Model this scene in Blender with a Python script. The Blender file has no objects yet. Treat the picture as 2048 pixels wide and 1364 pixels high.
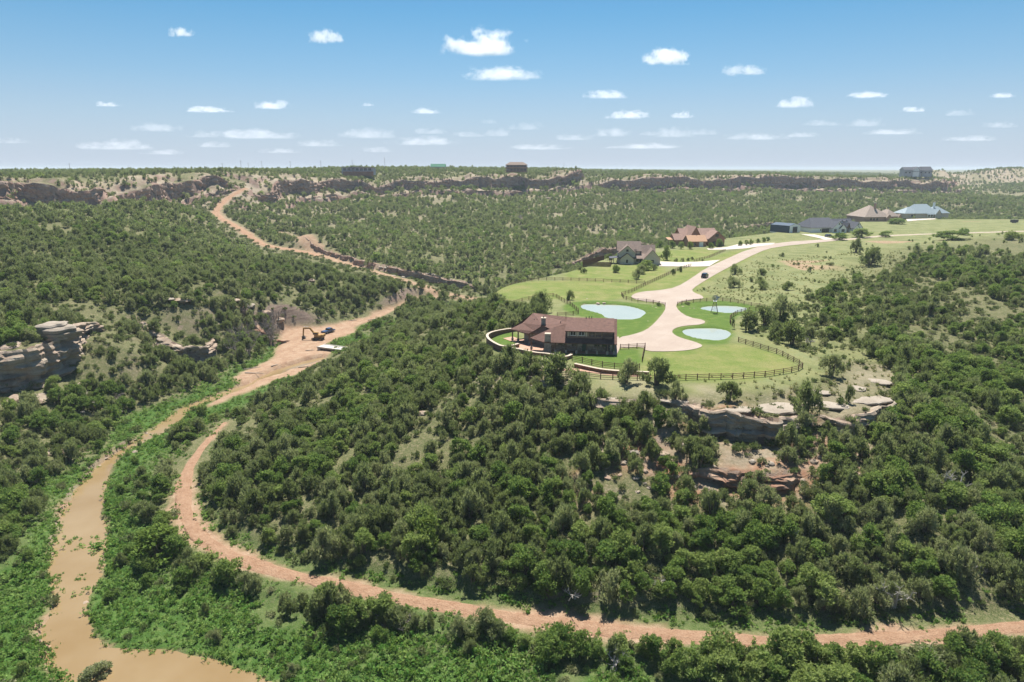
import bpy, bmesh, math, random
import numpy as np
from mathutils import Vector, Matrix
random.seed(7)
R = math.radians
scene = bpy.context.scene
col = scene.collection

# ------------------------------------------------------------------ camera
CAMZ, PITCH, FPX, CXP, CYP = 41.0, R(14.18), 1365.0, 1024.0, 682.0
cam_d = bpy.data.cameras.new('camera'); cam = bpy.data.objects.new('camera', cam_d); col.objects.link(cam)
cam.location = (0, 0, CAMZ); cam.rotation_euler = (math.pi/2 - PITCH, 0, 0)
cam_d.sensor_width = 36.0; cam_d.lens = 36.0*FPX/2048.0
cam_d.clip_start = 0.5; cam_d.clip_end = 120000
scene.camera = cam

# ------------------------------------------------------------------ sky and sun
SUN_EL, SUN_AZ = R(63), R(4)          # azimuth measured from +Y towards +X
world = bpy.data.worlds.new('World'); scene.world = world; world.use_nodes = True
wn = world.node_tree; wn.nodes.clear()
wo = wn.nodes.new('ShaderNodeOutputWorld'); wb = wn.nodes.new('ShaderNodeBackground')
sky = wn.nodes.new('ShaderNodeTexSky'); sky.sky_type = 'NISHITA'; sky.sun_disc = False
sky.sun_elevation = SUN_EL; sky.sun_rotation = SUN_AZ
sky.altitude = 900; sky.air_density = 1.0; sky.dust_density = 0.4; sky.ozone_density = 2.0
wb.inputs['Strength'].default_value = 0.075
# pale summer haze low over the whole horizon, the same all the way round
wt_ = wn.nodes.new('ShaderNodeTexCoord'); wx = wn.nodes.new('ShaderNodeSeparateXYZ'); wn.links.new(wt_.outputs['Generated'], wx.inputs[0])
wr = wn.nodes.new('ShaderNodeValToRGB'); wn.links.new(wx.outputs[2], wr.inputs[0])
for k, (p_, v_) in enumerate(((0.0, .93), (.05, .75), (.12, .30), (.24, .0))):
    e_ = wr.color_ramp.elements[k] if k < 2 else wr.color_ramp.elements.new(p_)
    e_.position = p_; e_.color = (v_, v_, v_, 1)
wm = wn.nodes.new('ShaderNodeMix'); wm.data_type = 'RGBA'
wn.links.new(wr.outputs[0], wm.inputs[0]); wn.links.new(sky.outputs[0], wm.inputs[6]); wm.inputs[7].default_value = (6.1, 6.7, 7.8, 1)
wr2 = wn.nodes.new('ShaderNodeValToRGB'); wn.links.new(wx.outputs[2], wr2.inputs[0])
for k, (p_, v_) in enumerate(((0.0, (.62, .65, .68)), (.09, (.50, .61, .68)), (.20, (.36, .62, .70)))):
    e_ = wr2.color_ramp.elements[k] if k < 2 else wr2.color_ramp.elements.new(p_)
    e_.position = p_; e_.color = (*v_, 1)
wm2 = wn.nodes.new('ShaderNodeMix'); wm2.data_type = 'RGBA'; wm2.blend_type = 'MULTIPLY'; wm2.inputs[0].default_value = 1.0
wn.links.new(wm.outputs[2], wm2.inputs[6]); wn.links.new(wr2.outputs[0], wm2.inputs[7]); wn.links.new(wm2.outputs[2], wb.inputs['Color']); wn.links.new(wb.outputs[0], wo.inputs['Surface'])
sun_d = bpy.data.lights.new('sun', 'SUN'); sun = bpy.data.objects.new('sun', sun_d); col.objects.link(sun)
sun_d.energy = 5.0; sun_d.angle = R(0.53); sun_d.color = (1.0, 0.955, 0.88)
sdir = Vector((math.cos(SUN_EL)*math.sin(SUN_AZ), math.cos(SUN_EL)*math.cos(SUN_AZ), math.sin(SUN_EL)))
sun.rotation_euler = sdir.to_track_quat('Z', 'Y').to_euler(); sun.location = sdir*400
vs = scene.view_settings
vs.view_transform = 'Standard'; vs.look = 'None'; vs.gamma = 1.0; vs.use_curve_mapping = False
vs.exposure = 1.0
cy = scene.cycles
cy.max_bounces = 12; cy.diffuse_bounces = 5; cy.glossy_bounces = 2; cy.transmission_bounces = 3
cy.transparent_max_bounces = 8; cy.volume_bounces = 10
cy.use_denoising = True
try: cy.denoiser = 'OPENIMAGEDENOISE'; cy.denoising_input_passes = 'RGB_ALBEDO_NORMAL'; cy.denoising_prefilter = 'ACCURATE'; cy.denoising_quality = 'HIGH'
except Exception: pass
cy.caustics_reflective = False; cy.caustics_refractive = False

# ------------------------------------------------------------------ pixel <-> world
def ray(px, py):
    cx = (px-CXP)/FPX; cyy = (CYP-py)/FPX
    return np.array([cx, math.cos(PITCH)+cyy*math.sin(PITCH), -math.sin(PITCH)+cyy*math.cos(PITCH)])
def at_z(px, py, z=0.0):
    d = ray(px, py); t = (z-CAMZ)/d[2]
    return np.array([d[0]*t, d[1]*t, z])
def at_d(px, py, D):
    d = ray(px, py); t = D/d[1]
    return np.array([d[0]*t, D, CAMZ+d[2]*t])
def project(x, y, z):
    dz = z-CAMZ
    dep = y*math.cos(PITCH) - dz*math.sin(PITCH)
    up = y*math.sin(PITCH) + dz*math.cos(PITCH)
    return CXP+FPX*x/dep, CYP-FPX*up/dep, dep
def polyz(pts, z): return np.array([at_z(a, b, z)[:2] for a, b in pts])

# ------------------------------------------------------------------ numpy noise
def _hash(ix, iy, seed):
    h = (ix.astype(np.int64)*374761393 + iy.astype(np.int64)*668265263 + seed*2147483647) & 0xffffffff
    h = ((h ^ (h >> 13))*1274126177) & 0xffffffff
    return ((h ^ (h >> 16)) & 0xffff)/65535.0
def vnoise(x, y, seed=0):
    ix = np.floor(x); iy = np.floor(y); fx = x-ix; fy = y-iy
    ux = fx*fx*fx*(fx*(fx*6-15)+10); uy = fy*fy*fy*(fy*(fy*6-15)+10)
    a = _hash(ix, iy, seed); b = _hash(ix+1, iy, seed); c = _hash(ix, iy+1, seed); d = _hash(ix+1, iy+1, seed)
    return (a*(1-ux)+b*ux)*(1-uy) + (c*(1-ux)+d*ux)*uy
def fbm(x, y, s, octv=4, seed=0):
    x = np.asarray(x, float)/s; y = np.asarray(y, float)/s
    v = 0; a = 0.5; tot = 0
    for o in range(octv):
        v = v + a*vnoise(x+17.3*o, y-9.1*o, seed+o); tot += a
        x = x*2.03; y = y*2.03; a *= 0.5
    return v/tot*2-1                      # -1..1
def sstep(a, b, x):
    t = np.clip((x-a)/(b-a), 0, 1); return t*t*(3-2*t)
def pl_dist(X, Y, pts, closed=False, vals=None):
    """distance to a polyline, signed value side (positive: right of travel), and interpolated vals"""
    pts = np.asarray(pts, float); n = len(pts); best = np.full(X.shape, 1e18); side = np.zeros(X.shape); val = np.zeros(X.shape)
    segs = range(n if closed else n-1)
    for i in segs:
        a = pts[i]; b = pts[(i+1) % n]; ab = b-a; L2 = max(ab@ab, 1e-9)
        t = np.clip(((X-a[0])*ab[0]+(Y-a[1])*ab[1])/L2, 0, 1)
        dx = X-(a[0]+t*ab[0]); dy = Y-(a[1]+t*ab[1]); d = dx*dx+dy*dy
        m = d < best
        best = np.where(m, d, best)
        cr = (X-a[0])*ab[1]-(Y-a[1])*ab[0]
        side = np.where(m, np.sign(cr), side)
        if vals is not None: val = np.where(m, vals[i]*(1-t)+vals[(i+1) % n]*t, val)
    return np.sqrt(best), side, val
def in_poly(X, Y, pts):
    pts = np.asarray(pts, float); n = len(pts); ins = np.zeros(X.shape, bool); j = n-1
    for i in range(n):
        xi, yi = pts[i]; xj, yj = pts[j]
        if yi != yj:
            c = ((yi > Y) != (yj > Y)) & (X < (xj-xi)*(Y-yi)/(yj-yi)+xi)
            ins ^= c
        j = i
    return ins
def sdf_poly(X, Y, pts):
    d, _, _ = pl_dist(X, Y, pts, True)
    return np.where(in_poly(X, Y, pts), -d, d)          # negative inside
def smooth_poly(pts, it=2, closed=True):
    p = np.asarray(pts, float)
    for _ in range(it):
        if closed:
            q = np.roll(p, -1, 0); p = np.stack([p*.75+q*.25, p*.25+q*.75], 1).reshape(-1, p.shape[1])
        else:
            a = p[:-1]; b = p[1:]; m = np.stack([a*.75+b*.25, a*.25+b*.75], 1).reshape(-1, p.shape[1])
            p = np.concatenate([p[:1], m, p[-1:]])
    return p
# ------------------------------------------------------------------ outlines read off the photograph, laid on their level
ZC = -19.9                                    # water level of the creek
creek_px = [(800,1600),(640,1430),(540,1364),(455,1341),(425,1325),(373,1319),(334,1305),(273,1307),(221,1302),(185,1281),(176,1253),(163,1223),(166,1195),
 (200,1156),(200,1132),(209,1102),(212,1071),(215,1050),(200,1032),(209,995),(212,968),(216,950),(234,919),(281,890),(317,873),(355,843),(375,823),(434,799),
 (498,780),(512,768),(534,760),(553,755),(591,741),(640,728),(655,716),(643,713),(591,727),(553,739),(528,749),(505,762),(492,771),(469,776),(425,793),(381,809),(352,823),(325,846),(293,867),(255,893),
 (211,917),(190,937),(160,966),(144,995),(130,1014),(117,1029),(121,1065),(106,1087),(100,1144),(114,1178),(106,1235),(67,1260),(100,1299),(77,1314),(95,1338),(150,1390),(330,1600)]
creek = smooth_poly(polyz(creek_px, ZC), 2)
pool2 = smooth_poly(polyz([(687,695),(714,682),(753,674),(800,655),(805,659),(765,676),(720,692),(700,698)], -19.0), 2)
sand = smooth_poly(polyz([(400,814),(466,782),(493,771),(463,750),(523,728),(553,706),(550,692),(562,686),(552,673),(585,660),(646,655),(728,637),(807,612),(824,600),
 (880,594),(884,599),(828,609),(766,634),(714,653),(709,664),(660,682),(650,690),(664,706),(646,724),(596,748),(536,764),(508,779),(477,790),(420,812)], -18.8), 1)
wash = polyz([(560,492),(590,497),(640,514),(720,532),(800,550),(870,562),(940,566)], -11)
track_px = [(450,845),(418,878),(388,915),(370,955),(364,1000),(372,1040),(398,1075),(450,1108),(520,1134),(610,1158),(760,1190),(900,1214),(1060,1240),(1220,1262),(1400,1276),(1560,1284),(1750,1280),(1900,1268),(2060,1252),(2250,1228)]
track_z = [-17.6]*14+[-17.4,-17.2,-16.8,-16.3,-15.8,-15.0]
track = smooth_poly(np.array([at_z(a,b,z) for (a,b),z in zip(track_px, track_z)]), 2, False)
upr_px = [(490,376,560),(478,383,552),(455,396,538),(440,410,520),(431,424,502),(436,434,488),(455,443,476),(490,464,455),(515,484,440),(545,495,428),(585,499,424),(640,512,410)]
uproad = smooth_poly(np.array([at_d(*p) for p in upr_px]), 2, False)
drive_px = [(1690,474),(1650,479),(1563,484),(1497,498),(1440,524),(1411,537),(1384,556),(1353,575),(1318,581),(1287,583),(1267,588),(1261,595),(1279,602),(1325,606),(1331,612),(1330,622),
 (1310,646),(1292,661),(1265,670),(1237,675),(1234,690),(1238,697),(1290,694),(1291,703),(1340,703.5),(1377,701),(1400,696),(1406,691),(1390,684),(1364,677),(1350,671),(1343,664),(1349,657),(1367,652),
 (1408,649),(1411,641),(1377,635),(1357,622),(1351,610),(1360,604),(1385,600),(1408,598),(1404,591),(1386,585),(1384,578),(1413,559.5),(1445,541),(1516,505),(1550,494),(1650,484),(1690,480)]
drive = smooth_poly(polyz(drive_px, 0), 1)
gravel = polyz([(1686,477.5),(1760,470.5),(1850,466),(1940,464),(2010,461.5),(2100,459.5),(2300,456)], 0.6)
pond_w = smooth_poly(polyz([(1161,612),(1171,608),(1194,609),(1220,610),(1249,611),(1276,617),(1292,625),(1284,631),(1274,639),(1239,640),(1214,637),(1207,629),(1185,624),(1167,618)], -.35), 2)
pond_m = smooth_poly(polyz([(1399,616),(1421,612),(1462,612),(1486,614.5),(1495,618),(1479,624),(1455,627),(1433,624),(1411,620.6)], -.35), 2)
pond_s = smooth_poly(polyz([(1364,662),(1377,658),(1413,657),(1442,658),(1463,666),(1452,677),(1438,681.6),(1403,679),(1377,672)], -.35), 2)
ponds = [pond_w, pond_m, pond_s]
lawn_green = [smooth_poly(polyz(p, 0), 2) for p in (
 [(1130,606),(1200,600),(1290,608),(1332,612),(1328,625),(1300,655),(1262,672),(1228,678),(1200,640),(1150,632),(1125,618)],
 [(1352,606),(1390,603),(1446,600),(1500,609),(1530,618),(1500,624),(1470,634),(1462,650),(1468,670),(1460,688),(1420,690),(1390,686),(1350,672),(1340,662),(1350,655),(1412,648),(1412,640),(1376,634),(1355,622)],
 [(1142,706),(1235,699),(1288,697),(1284,738),(1200,734),(1143,722)],
 [(978,672),(1000,664),(1035,664),(1040,690),(1012,692),(985,684)])]
pasture = [smooth_poly(polyz(p, 0), 2) for p in (
 [(985,575),(1080,560),(1250,563),(1300,566),(1380,530),(1450,505),(1500,498),(1400,545),(1380,560),(1320,582),(1262,590),(1200,604),(1100,596),(1010,600)],
 [(1290,700),(1400,696),(1480,684),(1545,703),(1600,735),(1560,750),(1480,760),(1360,764),(1290,758),(1285,736)],
 [(1130,545),(1200,530),(1330,530),(1340,552),(1290,566),(1180,562),(1130,560)],
 [(1290,515),(1330,500),(1450,498),(1400,522),(1300,528)])]
plateau = smooth_poly(polyz([(975,680),(1000,700),(1060,722),(1110,745),(1180,768),(1260,778),(1350,778),(1480,775),(1600,762),(1640,735),(1600,702),(1530,690),(1490,660),(1550,630),(1590,600),(1590,545),(1690,505),(1850,482),(2000,474),(2300,468),
 (2300,440),(1900,437),(1720,440),(1560,462),(1440,476),(1320,492),(1200,512),(1160,535),(1060,555),(985,572),(978,590),(1040,606),(1090,604),(1110,625),(1070,640),(1010,660)], 0), 2)
# cliff edges: (px, py, level or ('d', distance), height); low side lies right of travel
def _cl(rows, z=None): return np.array([at_z(a, b, c)[:2] for a, b, c, h in rows]), np.array([r[3] for r in rows], float)
cliffs = [
 (*_cl([(1030,745,-2,0),(1070,766,-2,1.6),(1130,776,-1.2,.6),(1190,793,-1,2.0),(1235,802,-1,2.2),(1275,797,-1,.5),(1340,800,-1,.8),(1385,806,-1,1.8),(1418,824,-1,4.2),(1470,822,-1,4.8),(1530,833,-1,4.4),(1585,827,-1,2.2),(1630,818,-1,.9),(1670,820,-1,1.4),(1695,826,-1,3.6),(1745,817,-1,3.6),(1772,802,-1,1.6),(1797,772,-1.5,.7),(1790,745,-2,0)]), 9, 1.0),
 (*_cl([(1340,926,-6,0),(1400,920,-6,1.6),(1460,934,-6.5,2.4),(1530,940,-6.5,2.4),(1580,936,-6.5,1.6),(1640,935,-6,0)]), 5, 1.2),
 (*_cl([(-200,748,-5,9),(0,738,-5,9),(60,728,-5,9),(110,712,-5,8.5),(150,694,-5,7),(172,680,-5,4),(188,676,-6,0)]), 9, 1.4),
 (*_cl([(270,636,-4,0),(310,642,-4,3.5),(350,646,-4,5.5),(390,642,-4,5.5),(412,634,-4,3),(425,630,-5,0)]), 8, 1.2),
 (*_cl([(440,620,-8,0),(490,628,-9,3.5),(545,640,-10,3.5),(590,634,-11,0)]), 6, 1.2),
 (*_cl([(1090,508,-8,0),(1150,503,-8,5),(1210,494,-8,8),(1280,489,-8,6),(1330,484,-8,0),(1470,462,-8,0),(1505,457,-8,6),(1545,452,-8,5),(1590,447,-8,0)]), 14, 2.0),
 (*_cl([(590,488,-7,0),(660,506,-8,2.5),(760,530,-10,4),(850,546,-12,5.5),(925,558,-14,5),(960,562,-14,0)]), 9, 1.6),
]
rim_rows = [(-700,372,430),(-250,372,425),(0,372,430),(110,371,452),(185,377,440),(260,376,485),(330,366,520),(400,366,540),(455,371,565),(482,372,575),(520,364,590),(600,361,640),(700,362,690),(820,360,720),(880,352,735),(1000,354,770),(1100,352,790),(1165,356,800),
 (1180,362,860),(1235,360,850),(1320,356,850),(1450,354,880),(1600,355,910),(1750,358,930),(1850,362,945),(1898,365,945),(1904,361,1120),(1886,353,1500),(1880,350,2300),(1920,351,2700),(1966,350,2550),(1990,350,1900),(1972,352,1380),(2010,345,1290),(2080,341,1240),(2400,341,1200),(3200,341,1150)]
rim3 = np.array([at_d(*r) for r in rim_rows]); rim0 = rim3[:, :2]
rimH = np.interp([r[0] if i < 28 else 2000 for i, r in enumerate(rim_rows)], [-700,0,400,440,482,520,700,1150,1175,1300,1900,3000], [11,12,12,7,4,9,11,12,8,12,13,12])
# the rim line broken into points and coves
_s = np.r_[0, np.cumsum(np.linalg.norm(np.diff(rim0, axis=0), axis=1))]; _q = np.arange(0, _s[-1], 8.); _q = np.r_[_q, _s[-1]]
rim = np.c_[np.interp(_q, _s, rim0[:, 0]), np.interp(_q, _s, rim0[:, 1])]
_t = np.gradient(rim, axis=0); _t /= np.linalg.norm(_t, axis=1)[:, None]
rim = rim+np.c_[_t[:, 1], -_t[:, 0]]*(fbm(rim[:, 0], rim[:, 1], 42, 3, 21)*15+fbm(rim[:, 0], rim[:, 1], 11, 2, 22)*4)[:, None]
rimH0 = rimH; rimH = np.interp(_q, _s, rimH)*(1+.35*fbm(_q, _q*0, 60, 2, 24))
plain_poly = np.concatenate([rim, [[60000, 900], [60000, 60000], [-60000, 60000], [-60000, 500]]])
scree = polyz([(1120,905),(1250,885),(1340,872),(1450,880),(1600,885),(1720,900),(1740,950),(1600,985),(1450,985),(1300,985),(1150,980)], -8)
CPZ = [(300,1340,-20),(150,1230,-20),(150,1100,-20),(180,970,-20),(330,850,-20),(480,780,-19.7),(600,730,-19.3),(680,692,-19),(800,640,-18.5),(870,605,-18),(930,562,-16),
 (100,450,16),(100,500,10),(100,560,5),(100,610,2.5),(60,640,1.5),(60,795,-11.3),(0,805,-11.6),(60,682,-.6),(0,692,-1),(120,655,-.5),(-150,700,-1),(60,880,-15),(60,1000,-18),(60,1100,-19),(60,1250,-19),(0,1364,-19),(0,450,16.5),(0,560,5.5),(0,640,2),(-150,640,2),(-150,800,-9),(-150,1000,-17),
 (350,420,17),(350,480,7),(300,540,2.5),(350,600,-.5),(200,600,1.5),(200,680,-4),(180,740,-10),(200,830,-17),(350,680,-11),(350,720,-15),(350,790,-18.5),(230,790,-15.5),(550,540,-3),(550,600,-7),(500,600,-5),(540,665,-16),(700,570,-9),(700,620,-16),(800,580,-12),(640,560,-6),(640,640,-16),
 (900,765,-5),(800,850,-9),(600,900,-13),(600,1000,-14.5),(600,1080,-16),(700,750,-13),(550,830,-16.5),(800,700,-9),(870,650,-8),(930,630,-4),(880,625,-13),(960,700,-2.5),(480,880,-16.5),(450,1000,-16.5),(990,740,-3),
 (1000,800,-4.5),(1000,900,-9),(1000,1000,-12),(1000,1120,-15),(1200,900,-7),(1200,1000,-10.5),(1200,1120,-14),(1450,885,-5.8),(1450,1000,-10.5),(1450,1120,-14),(1700,900,-6),(1700,1000,-9.5),(1700,1120,-13),(800,1000,-13.5),(800,1110,-16),
 (1900,850,-5.5),(1900,1000,-9.5),(1900,1120,-12.5),(2048,800,-6),(2048,1000,-10),(2048,1120,-12),(1900,700,-3.5),(1850,760,-3),(1820,630,-.5),(1950,600,1.5),(1700,650,-.3),(1660,720,-1),(1950,650,-2),(2048,650,-2),(2048,560,4),(1900,540,1.5),(1750,570,.5),(2000,500,2.5),
 (1700,770,-.8),(1600,790,-.8),(1450,790,-.6),(1300,785,-.6),(1150,762,-.9),(2200,700,-6),(2300,900,-10),(2300,560,3),
 (1500,1364,-18.3),(1000,1364,-19.2),(600,1364,-19.7),(2048,1364,-16.8),(1500,1300,-17.6),(1000,1290,-18.6),(650,1250,-19),(420,1180,-19),(300,1080,-19),(300,950,-19),(400,830,-19),(1900,1320,-16.8)]
CPD = [(550,480,452),(560,440,530),(455,452,462),(490,474,438),(515,496,422),(545,505,410),(600,512,402),(440,470,425),(480,490,408),(520,514,388),(570,524,372),(640,530,372),(0,400,426),(200,402,445),(100,420,380),(250,420,440),(400,400,515),(480,420,520),(520,450,490),(560,410,590),(700,480,445),(700,430,570),(700,400,655),(700,385,678),(620,470,440),(800,500,420),(850,520,400),(1000,500,450),(1000,450,560),(1000,410,680),(1000,385,752),(850,450,540),(850,390,700),
 (1200,470,540),(1200,430,640),(1200,400,730),(1200,385,790),(1350,450,600),(1350,410,730),(1350,385,815),(1500,430,670),(1500,400,780),(1500,385,845),(1700,420,740),(1700,395,840),(1700,380,905),(1900,415,740),(1850,390,890),(2048,410,770),(2048,380,1050),(2150,370,1150),(2300,400,800),
 (1930,372,1300),(1930,365,2000),(1930,362,2400)]
CPW = [(0,15,-19.5),(-60,30,-19),(60,30,-18),(150,60,-11),(-150,80,-16),(-260,200,1),(250,120,-8),(-420,300,20),(420,200,2),(450,420,4),(360,520,3),(0,-200,-15),(300,-100,-8),(-300,-100,0),
 (60,330,-13),(60,400,-14),(130,480,-12),(220,560,-10),(330,660,-8),(470,720,-6),(20,300,-14),(0,250,-12)]
for (a, b) in ((1200,560),(1400,620),(1300,690),(1500,720),(1100,660),(1040,690),(1600,480),(1800,470),(1250,530),(1400,500),(1700,450),(1900,445),(2100,450),(1600,560),(1550,600)): CPZ.append((a, b, 0))
# ------------------------------------------------------------------ the height of the land
def cliff_field(X, Y):
    z = np.zeros(X.shape)
    wob = fbm(X, Y, 7, 3, 11)*.5 + fbm(X, Y, 2.2, 2, 12)*.2
    for pts, H, L, w in cliffs:
        d, side, h = pl_dist(X, Y, pts, False, H)
        s = d*side + wob
        z += h*(0.5-sstep(-w*.5, w*.5, s))*np.exp(-np.abs(d)/L)
    sel = (Y > 340) & (Y < 3200); xx = X[sel]; yy = Y[sel]
    d, side, h = pl_dist(xx, yy, rim, False, rimH)
    ds = np.where(in_poly(xx, yy, plain_poly), -d, d)
    fade = np.exp(-np.abs(ds)/55); mid = fbm(xx, yy, 90, 2, 23)
    s = ds+fbm(xx, yy, 9, 3, 25)*1.5
    zz = h*(0.5-sstep(-1.4, 1.4, s))*fade
    zz += h*.6*(0.5-sstep(-1.6, 1.6, s-13-7*mid))*fade
    zz += h*.3*(0.5-sstep(-2, 2, s+12+6*mid))*fade
    z[sel] += zz
    dd = np.where(Y >= 3200, -400., 600.); dd[sel] = ds
    return z, dd
cp = np.array([at_z(*p) for p in CPZ]+[at_d(*p) for p in CPD]+[p for p in CPW]+[tuple(p) for p in track[::6]]+[tuple(p) for p in uproad[::4]], float)
rimhi = [(x, y+18, z+1.0) for x, y, z in rim3[:28]]+[(x, y+40, z+1) for x, y, z in rim3[32:]]
rimlo = [(x, y-26, z-h*1.7) for (x, y, z), h in zip(rim3[:26], rimH0[:26])]
cp = np.concatenate([cp, rimhi, rimlo])
_c, _ = cliff_field(cp[:, 0], cp[:, 1])
RB = 9.0
def _phi(r2): return np.sqrt(r2+RB*RB)
_A = _phi((cp[:, None, 0]-cp[None, :, 0])**2+(cp[:, None, 1]-cp[None, :, 1])**2)
_n = len(cp); _M = np.zeros((_n+3, _n+3)); _M[:_n, :_n] = _A - np.eye(_n)*1.2
_P = np.c_[np.ones(_n), cp[:, 0]/500, cp[:, 1]/500]; _M[:_n, _n:] = _P; _M[_n:, :_n] = _P.T
_w = np.linalg.solve(_M, np.r_[cp[:, 2]-_c, 0, 0, 0])
def rbf(X, Y):
    out = _w[_n]+_w[_n+1]*X/500+_w[_n+2]*Y/500
    for i in range(_n): out = out+_w[i]*_phi((X-cp[i, 0])**2+(Y-cp[i, 1])**2)
    return out
def grow(a, step, n, k):
    r = [a]
    for i in range(n): step *= k; r.append(r[-1]+step)
    return r[1:]
xs = np.arange(-130, 130.01, 1.0); xs = np.r_[xs, np.arange(132.4, 760, 2.4)]; xs = np.r_[-np.arange(132.4, 560, 2.4)[::-1], xs]
xs = np.r_[-np.array(grow(560, 3, 38, 1.2))[::-1], xs, np.array(grow(761, 3, 36, 1.2))]
ys = np.r_[np.arange(40, 235, 1.0), np.arange(235, 420, 1.7), np.arange(420, 990, 2.3)]
ys = np.r_[-np.array(grow(-40, 4, 14, 1.25))[::-1], ys, np.array(grow(990, 3, 42, 1.16))]
GX, GY = np.meshgrid(xs, ys)
CF, RD = cliff_field(GX, GY)
GZ = rbf(GX, GY)
# the plain above the far rim and everything beyond the modelled land
zplain = np.interp(GX/np.maximum(GY, 300), [-.9, -.38, -.2, -.02, .05, .12, .3, .5, .62], [33.5, 34.5, 38, 38.5, 38, 34, 29, 24, 23])
zplain = np.where((GX/np.maximum(GY, 300) > .68) & (GY > 1000), 36.5, zplain)
wpl = sstep(20, 170, -RD)
GZ = GZ*(1-wpl) + (zplain+fbm(GX, GY, 220, 3, 31)*1.2)*wpl
outl = sstep(380, 700, np.abs(GX+40))*sstep(420, 200, GY)          # sides nobody sees: keep them tame
GZ = GZ*(1-outl) + np.clip(GZ, -15, 12)*outl
GZ = GZ + CF*(1-sstep(150, 300, np.abs(RD))*0)
SD_plat = sdf_poly(GX, GY, plateau)
SD_drive = sdf_poly(GX, GY, drive)
SD_creek = sdf_poly(GX, GY, creek); SD_pool = sdf_poly(GX, GY, pool2); SD_sand = sdf_poly(GX, GY, sand)
D_track, _, Z_track = pl_dist(GX, GY, track[:, :2], False, track[:, 2])
D_up, _, Z_up = pl_dist(GX, GY, uproad[:, :2], False, uproad[:, 2])
D_wash, _, _ = pl_dist(GX, GY, wash); D_grav, _, _ = pl_dist(GX, GY, gravel)
SD_pond = np.minimum.reduce([sdf_poly(GX, GY, p) for p in ponds])
SD_lawn = np.minimum.reduce([sdf_poly(GX, GY, p) for p in lawn_green])
SD_past = np.minimum.reduce([sdf_poly(GX, GY, p) for p in pasture])
# relief
tame = np.minimum.reduce([sstep(0, 14, SD_plat), sstep(1.5, 7, D_track), sstep(0, 6, SD_creek), sstep(-3, 8, SD_sand), sstep(2, 8, D_up)])
rough = fbm(GX, GY, 16, 4, 41)*1.0 + fbm(GX, GY, 5, 3, 42)*.35
gully = -np.abs(fbm(GX, GY*.38, 34, 4, 43))*7.0 + 2.2
wg = sstep(300, 480, GY)*(1-wpl)*sstep(0, 18, SD_plat)*sstep(3, 25, D_up)*sstep(4, 25, D_wash)
GZ = GZ + (fbm(GX, GY, 14, 4, 47)*1.5+fbm(GX, GY, 6, 2, 48)*.6)*sstep(45, 10, np.abs(RD+4))*sstep(4, 20, D_up)
GZ = GZ + tame*rough*(1-.6*wpl) + gully*wg
wp = sstep(7, -4, SD_plat)
lvl = .6*sstep(380, 520, GY)*0 + .25*fbm(GX, GY, 45, 2, 44)*sstep(6, 18, SD_drive)*sstep(-2, -14, SD_plat)
GZ = GZ*(1-wp) + lvl*wp
wt = sstep(6.0, 2.4, D_track); GZ = GZ*(1-wt)+Z_track*wt
wu = sstep(9, 3.0, D_up); GZ = GZ*(1-wu)+Z_up*wu
ws = sstep(4, -2, SD_sand)*.85; GZ = GZ*(1-ws)+(-18.7+.35*fbm(GX, GY, 9, 3, 45))*ws
wc = sstep(.6, -.9, SD_creek+fbm(GX, GY, 3, 3, 46)*.7); GZ = GZ*(1-wc)+(ZC-.7)*wc
wc = sstep(2.0, -1.0, SD_pool); GZ = GZ*(1-wc)+(-19.7)*wc
wq = sstep(.9, -.9, SD_pond); GZ = GZ*(1-wq)+(-1.1)*wq
GZ = np.clip(GZ, -21.2, 41.5)
def height(x, y):
    x = np.asarray(x, float); y = np.asarray(y, float)
    i = np.clip(np.searchsorted(xs, x)-1, 0, len(xs)-2); j = np.clip(np.searchsorted(ys, y)-1, 0, len(ys)-2)
    u = np.clip((x-xs[i])/(xs[i+1]-xs[i]), 0, 1); v = np.clip((y-ys[j])/(ys[j+1]-ys[j]), 0, 1)
    return (GZ[j, i]*(1-u)+GZ[j, i+1]*u)*(1-v)+(GZ[j+1, i]*(1-u)+GZ[j+1, i+1]*u)*v
def gval(F, x, y):
    i = np.clip(np.searchsorted(xs, x)-1, 0, len(xs)-2); j = np.clip(np.searchsorted(ys, y)-1, 0, len(ys)-2)
    return F[j, i]
_tt = np.concatenate([np.arange(45, 300, .4), np.arange(300, 1500, 1.0), np.arange(1500, 9000, 10)])
def hit(px, py):
    """first point of the land on the line of sight"""
    d = ray(px, py); P = d[None, :]*_tt[:, None]; P[:, 2] += CAMZ
    below = P[:, 2] < height(P[:, 0], P[:, 1])
    k = int(np.argmax(below)) if below.any() else len(_tt)-1
    return Vector((P[k, 0], P[k, 1], float(height(P[k, 0], P[k, 1]))))
# slope
dzx = np.gradient(GZ, xs, axis=1); dzy = np.gradient(GZ, ys, axis=0)
SLOPE = np.sqrt(dzx**2+dzy**2)
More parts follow.
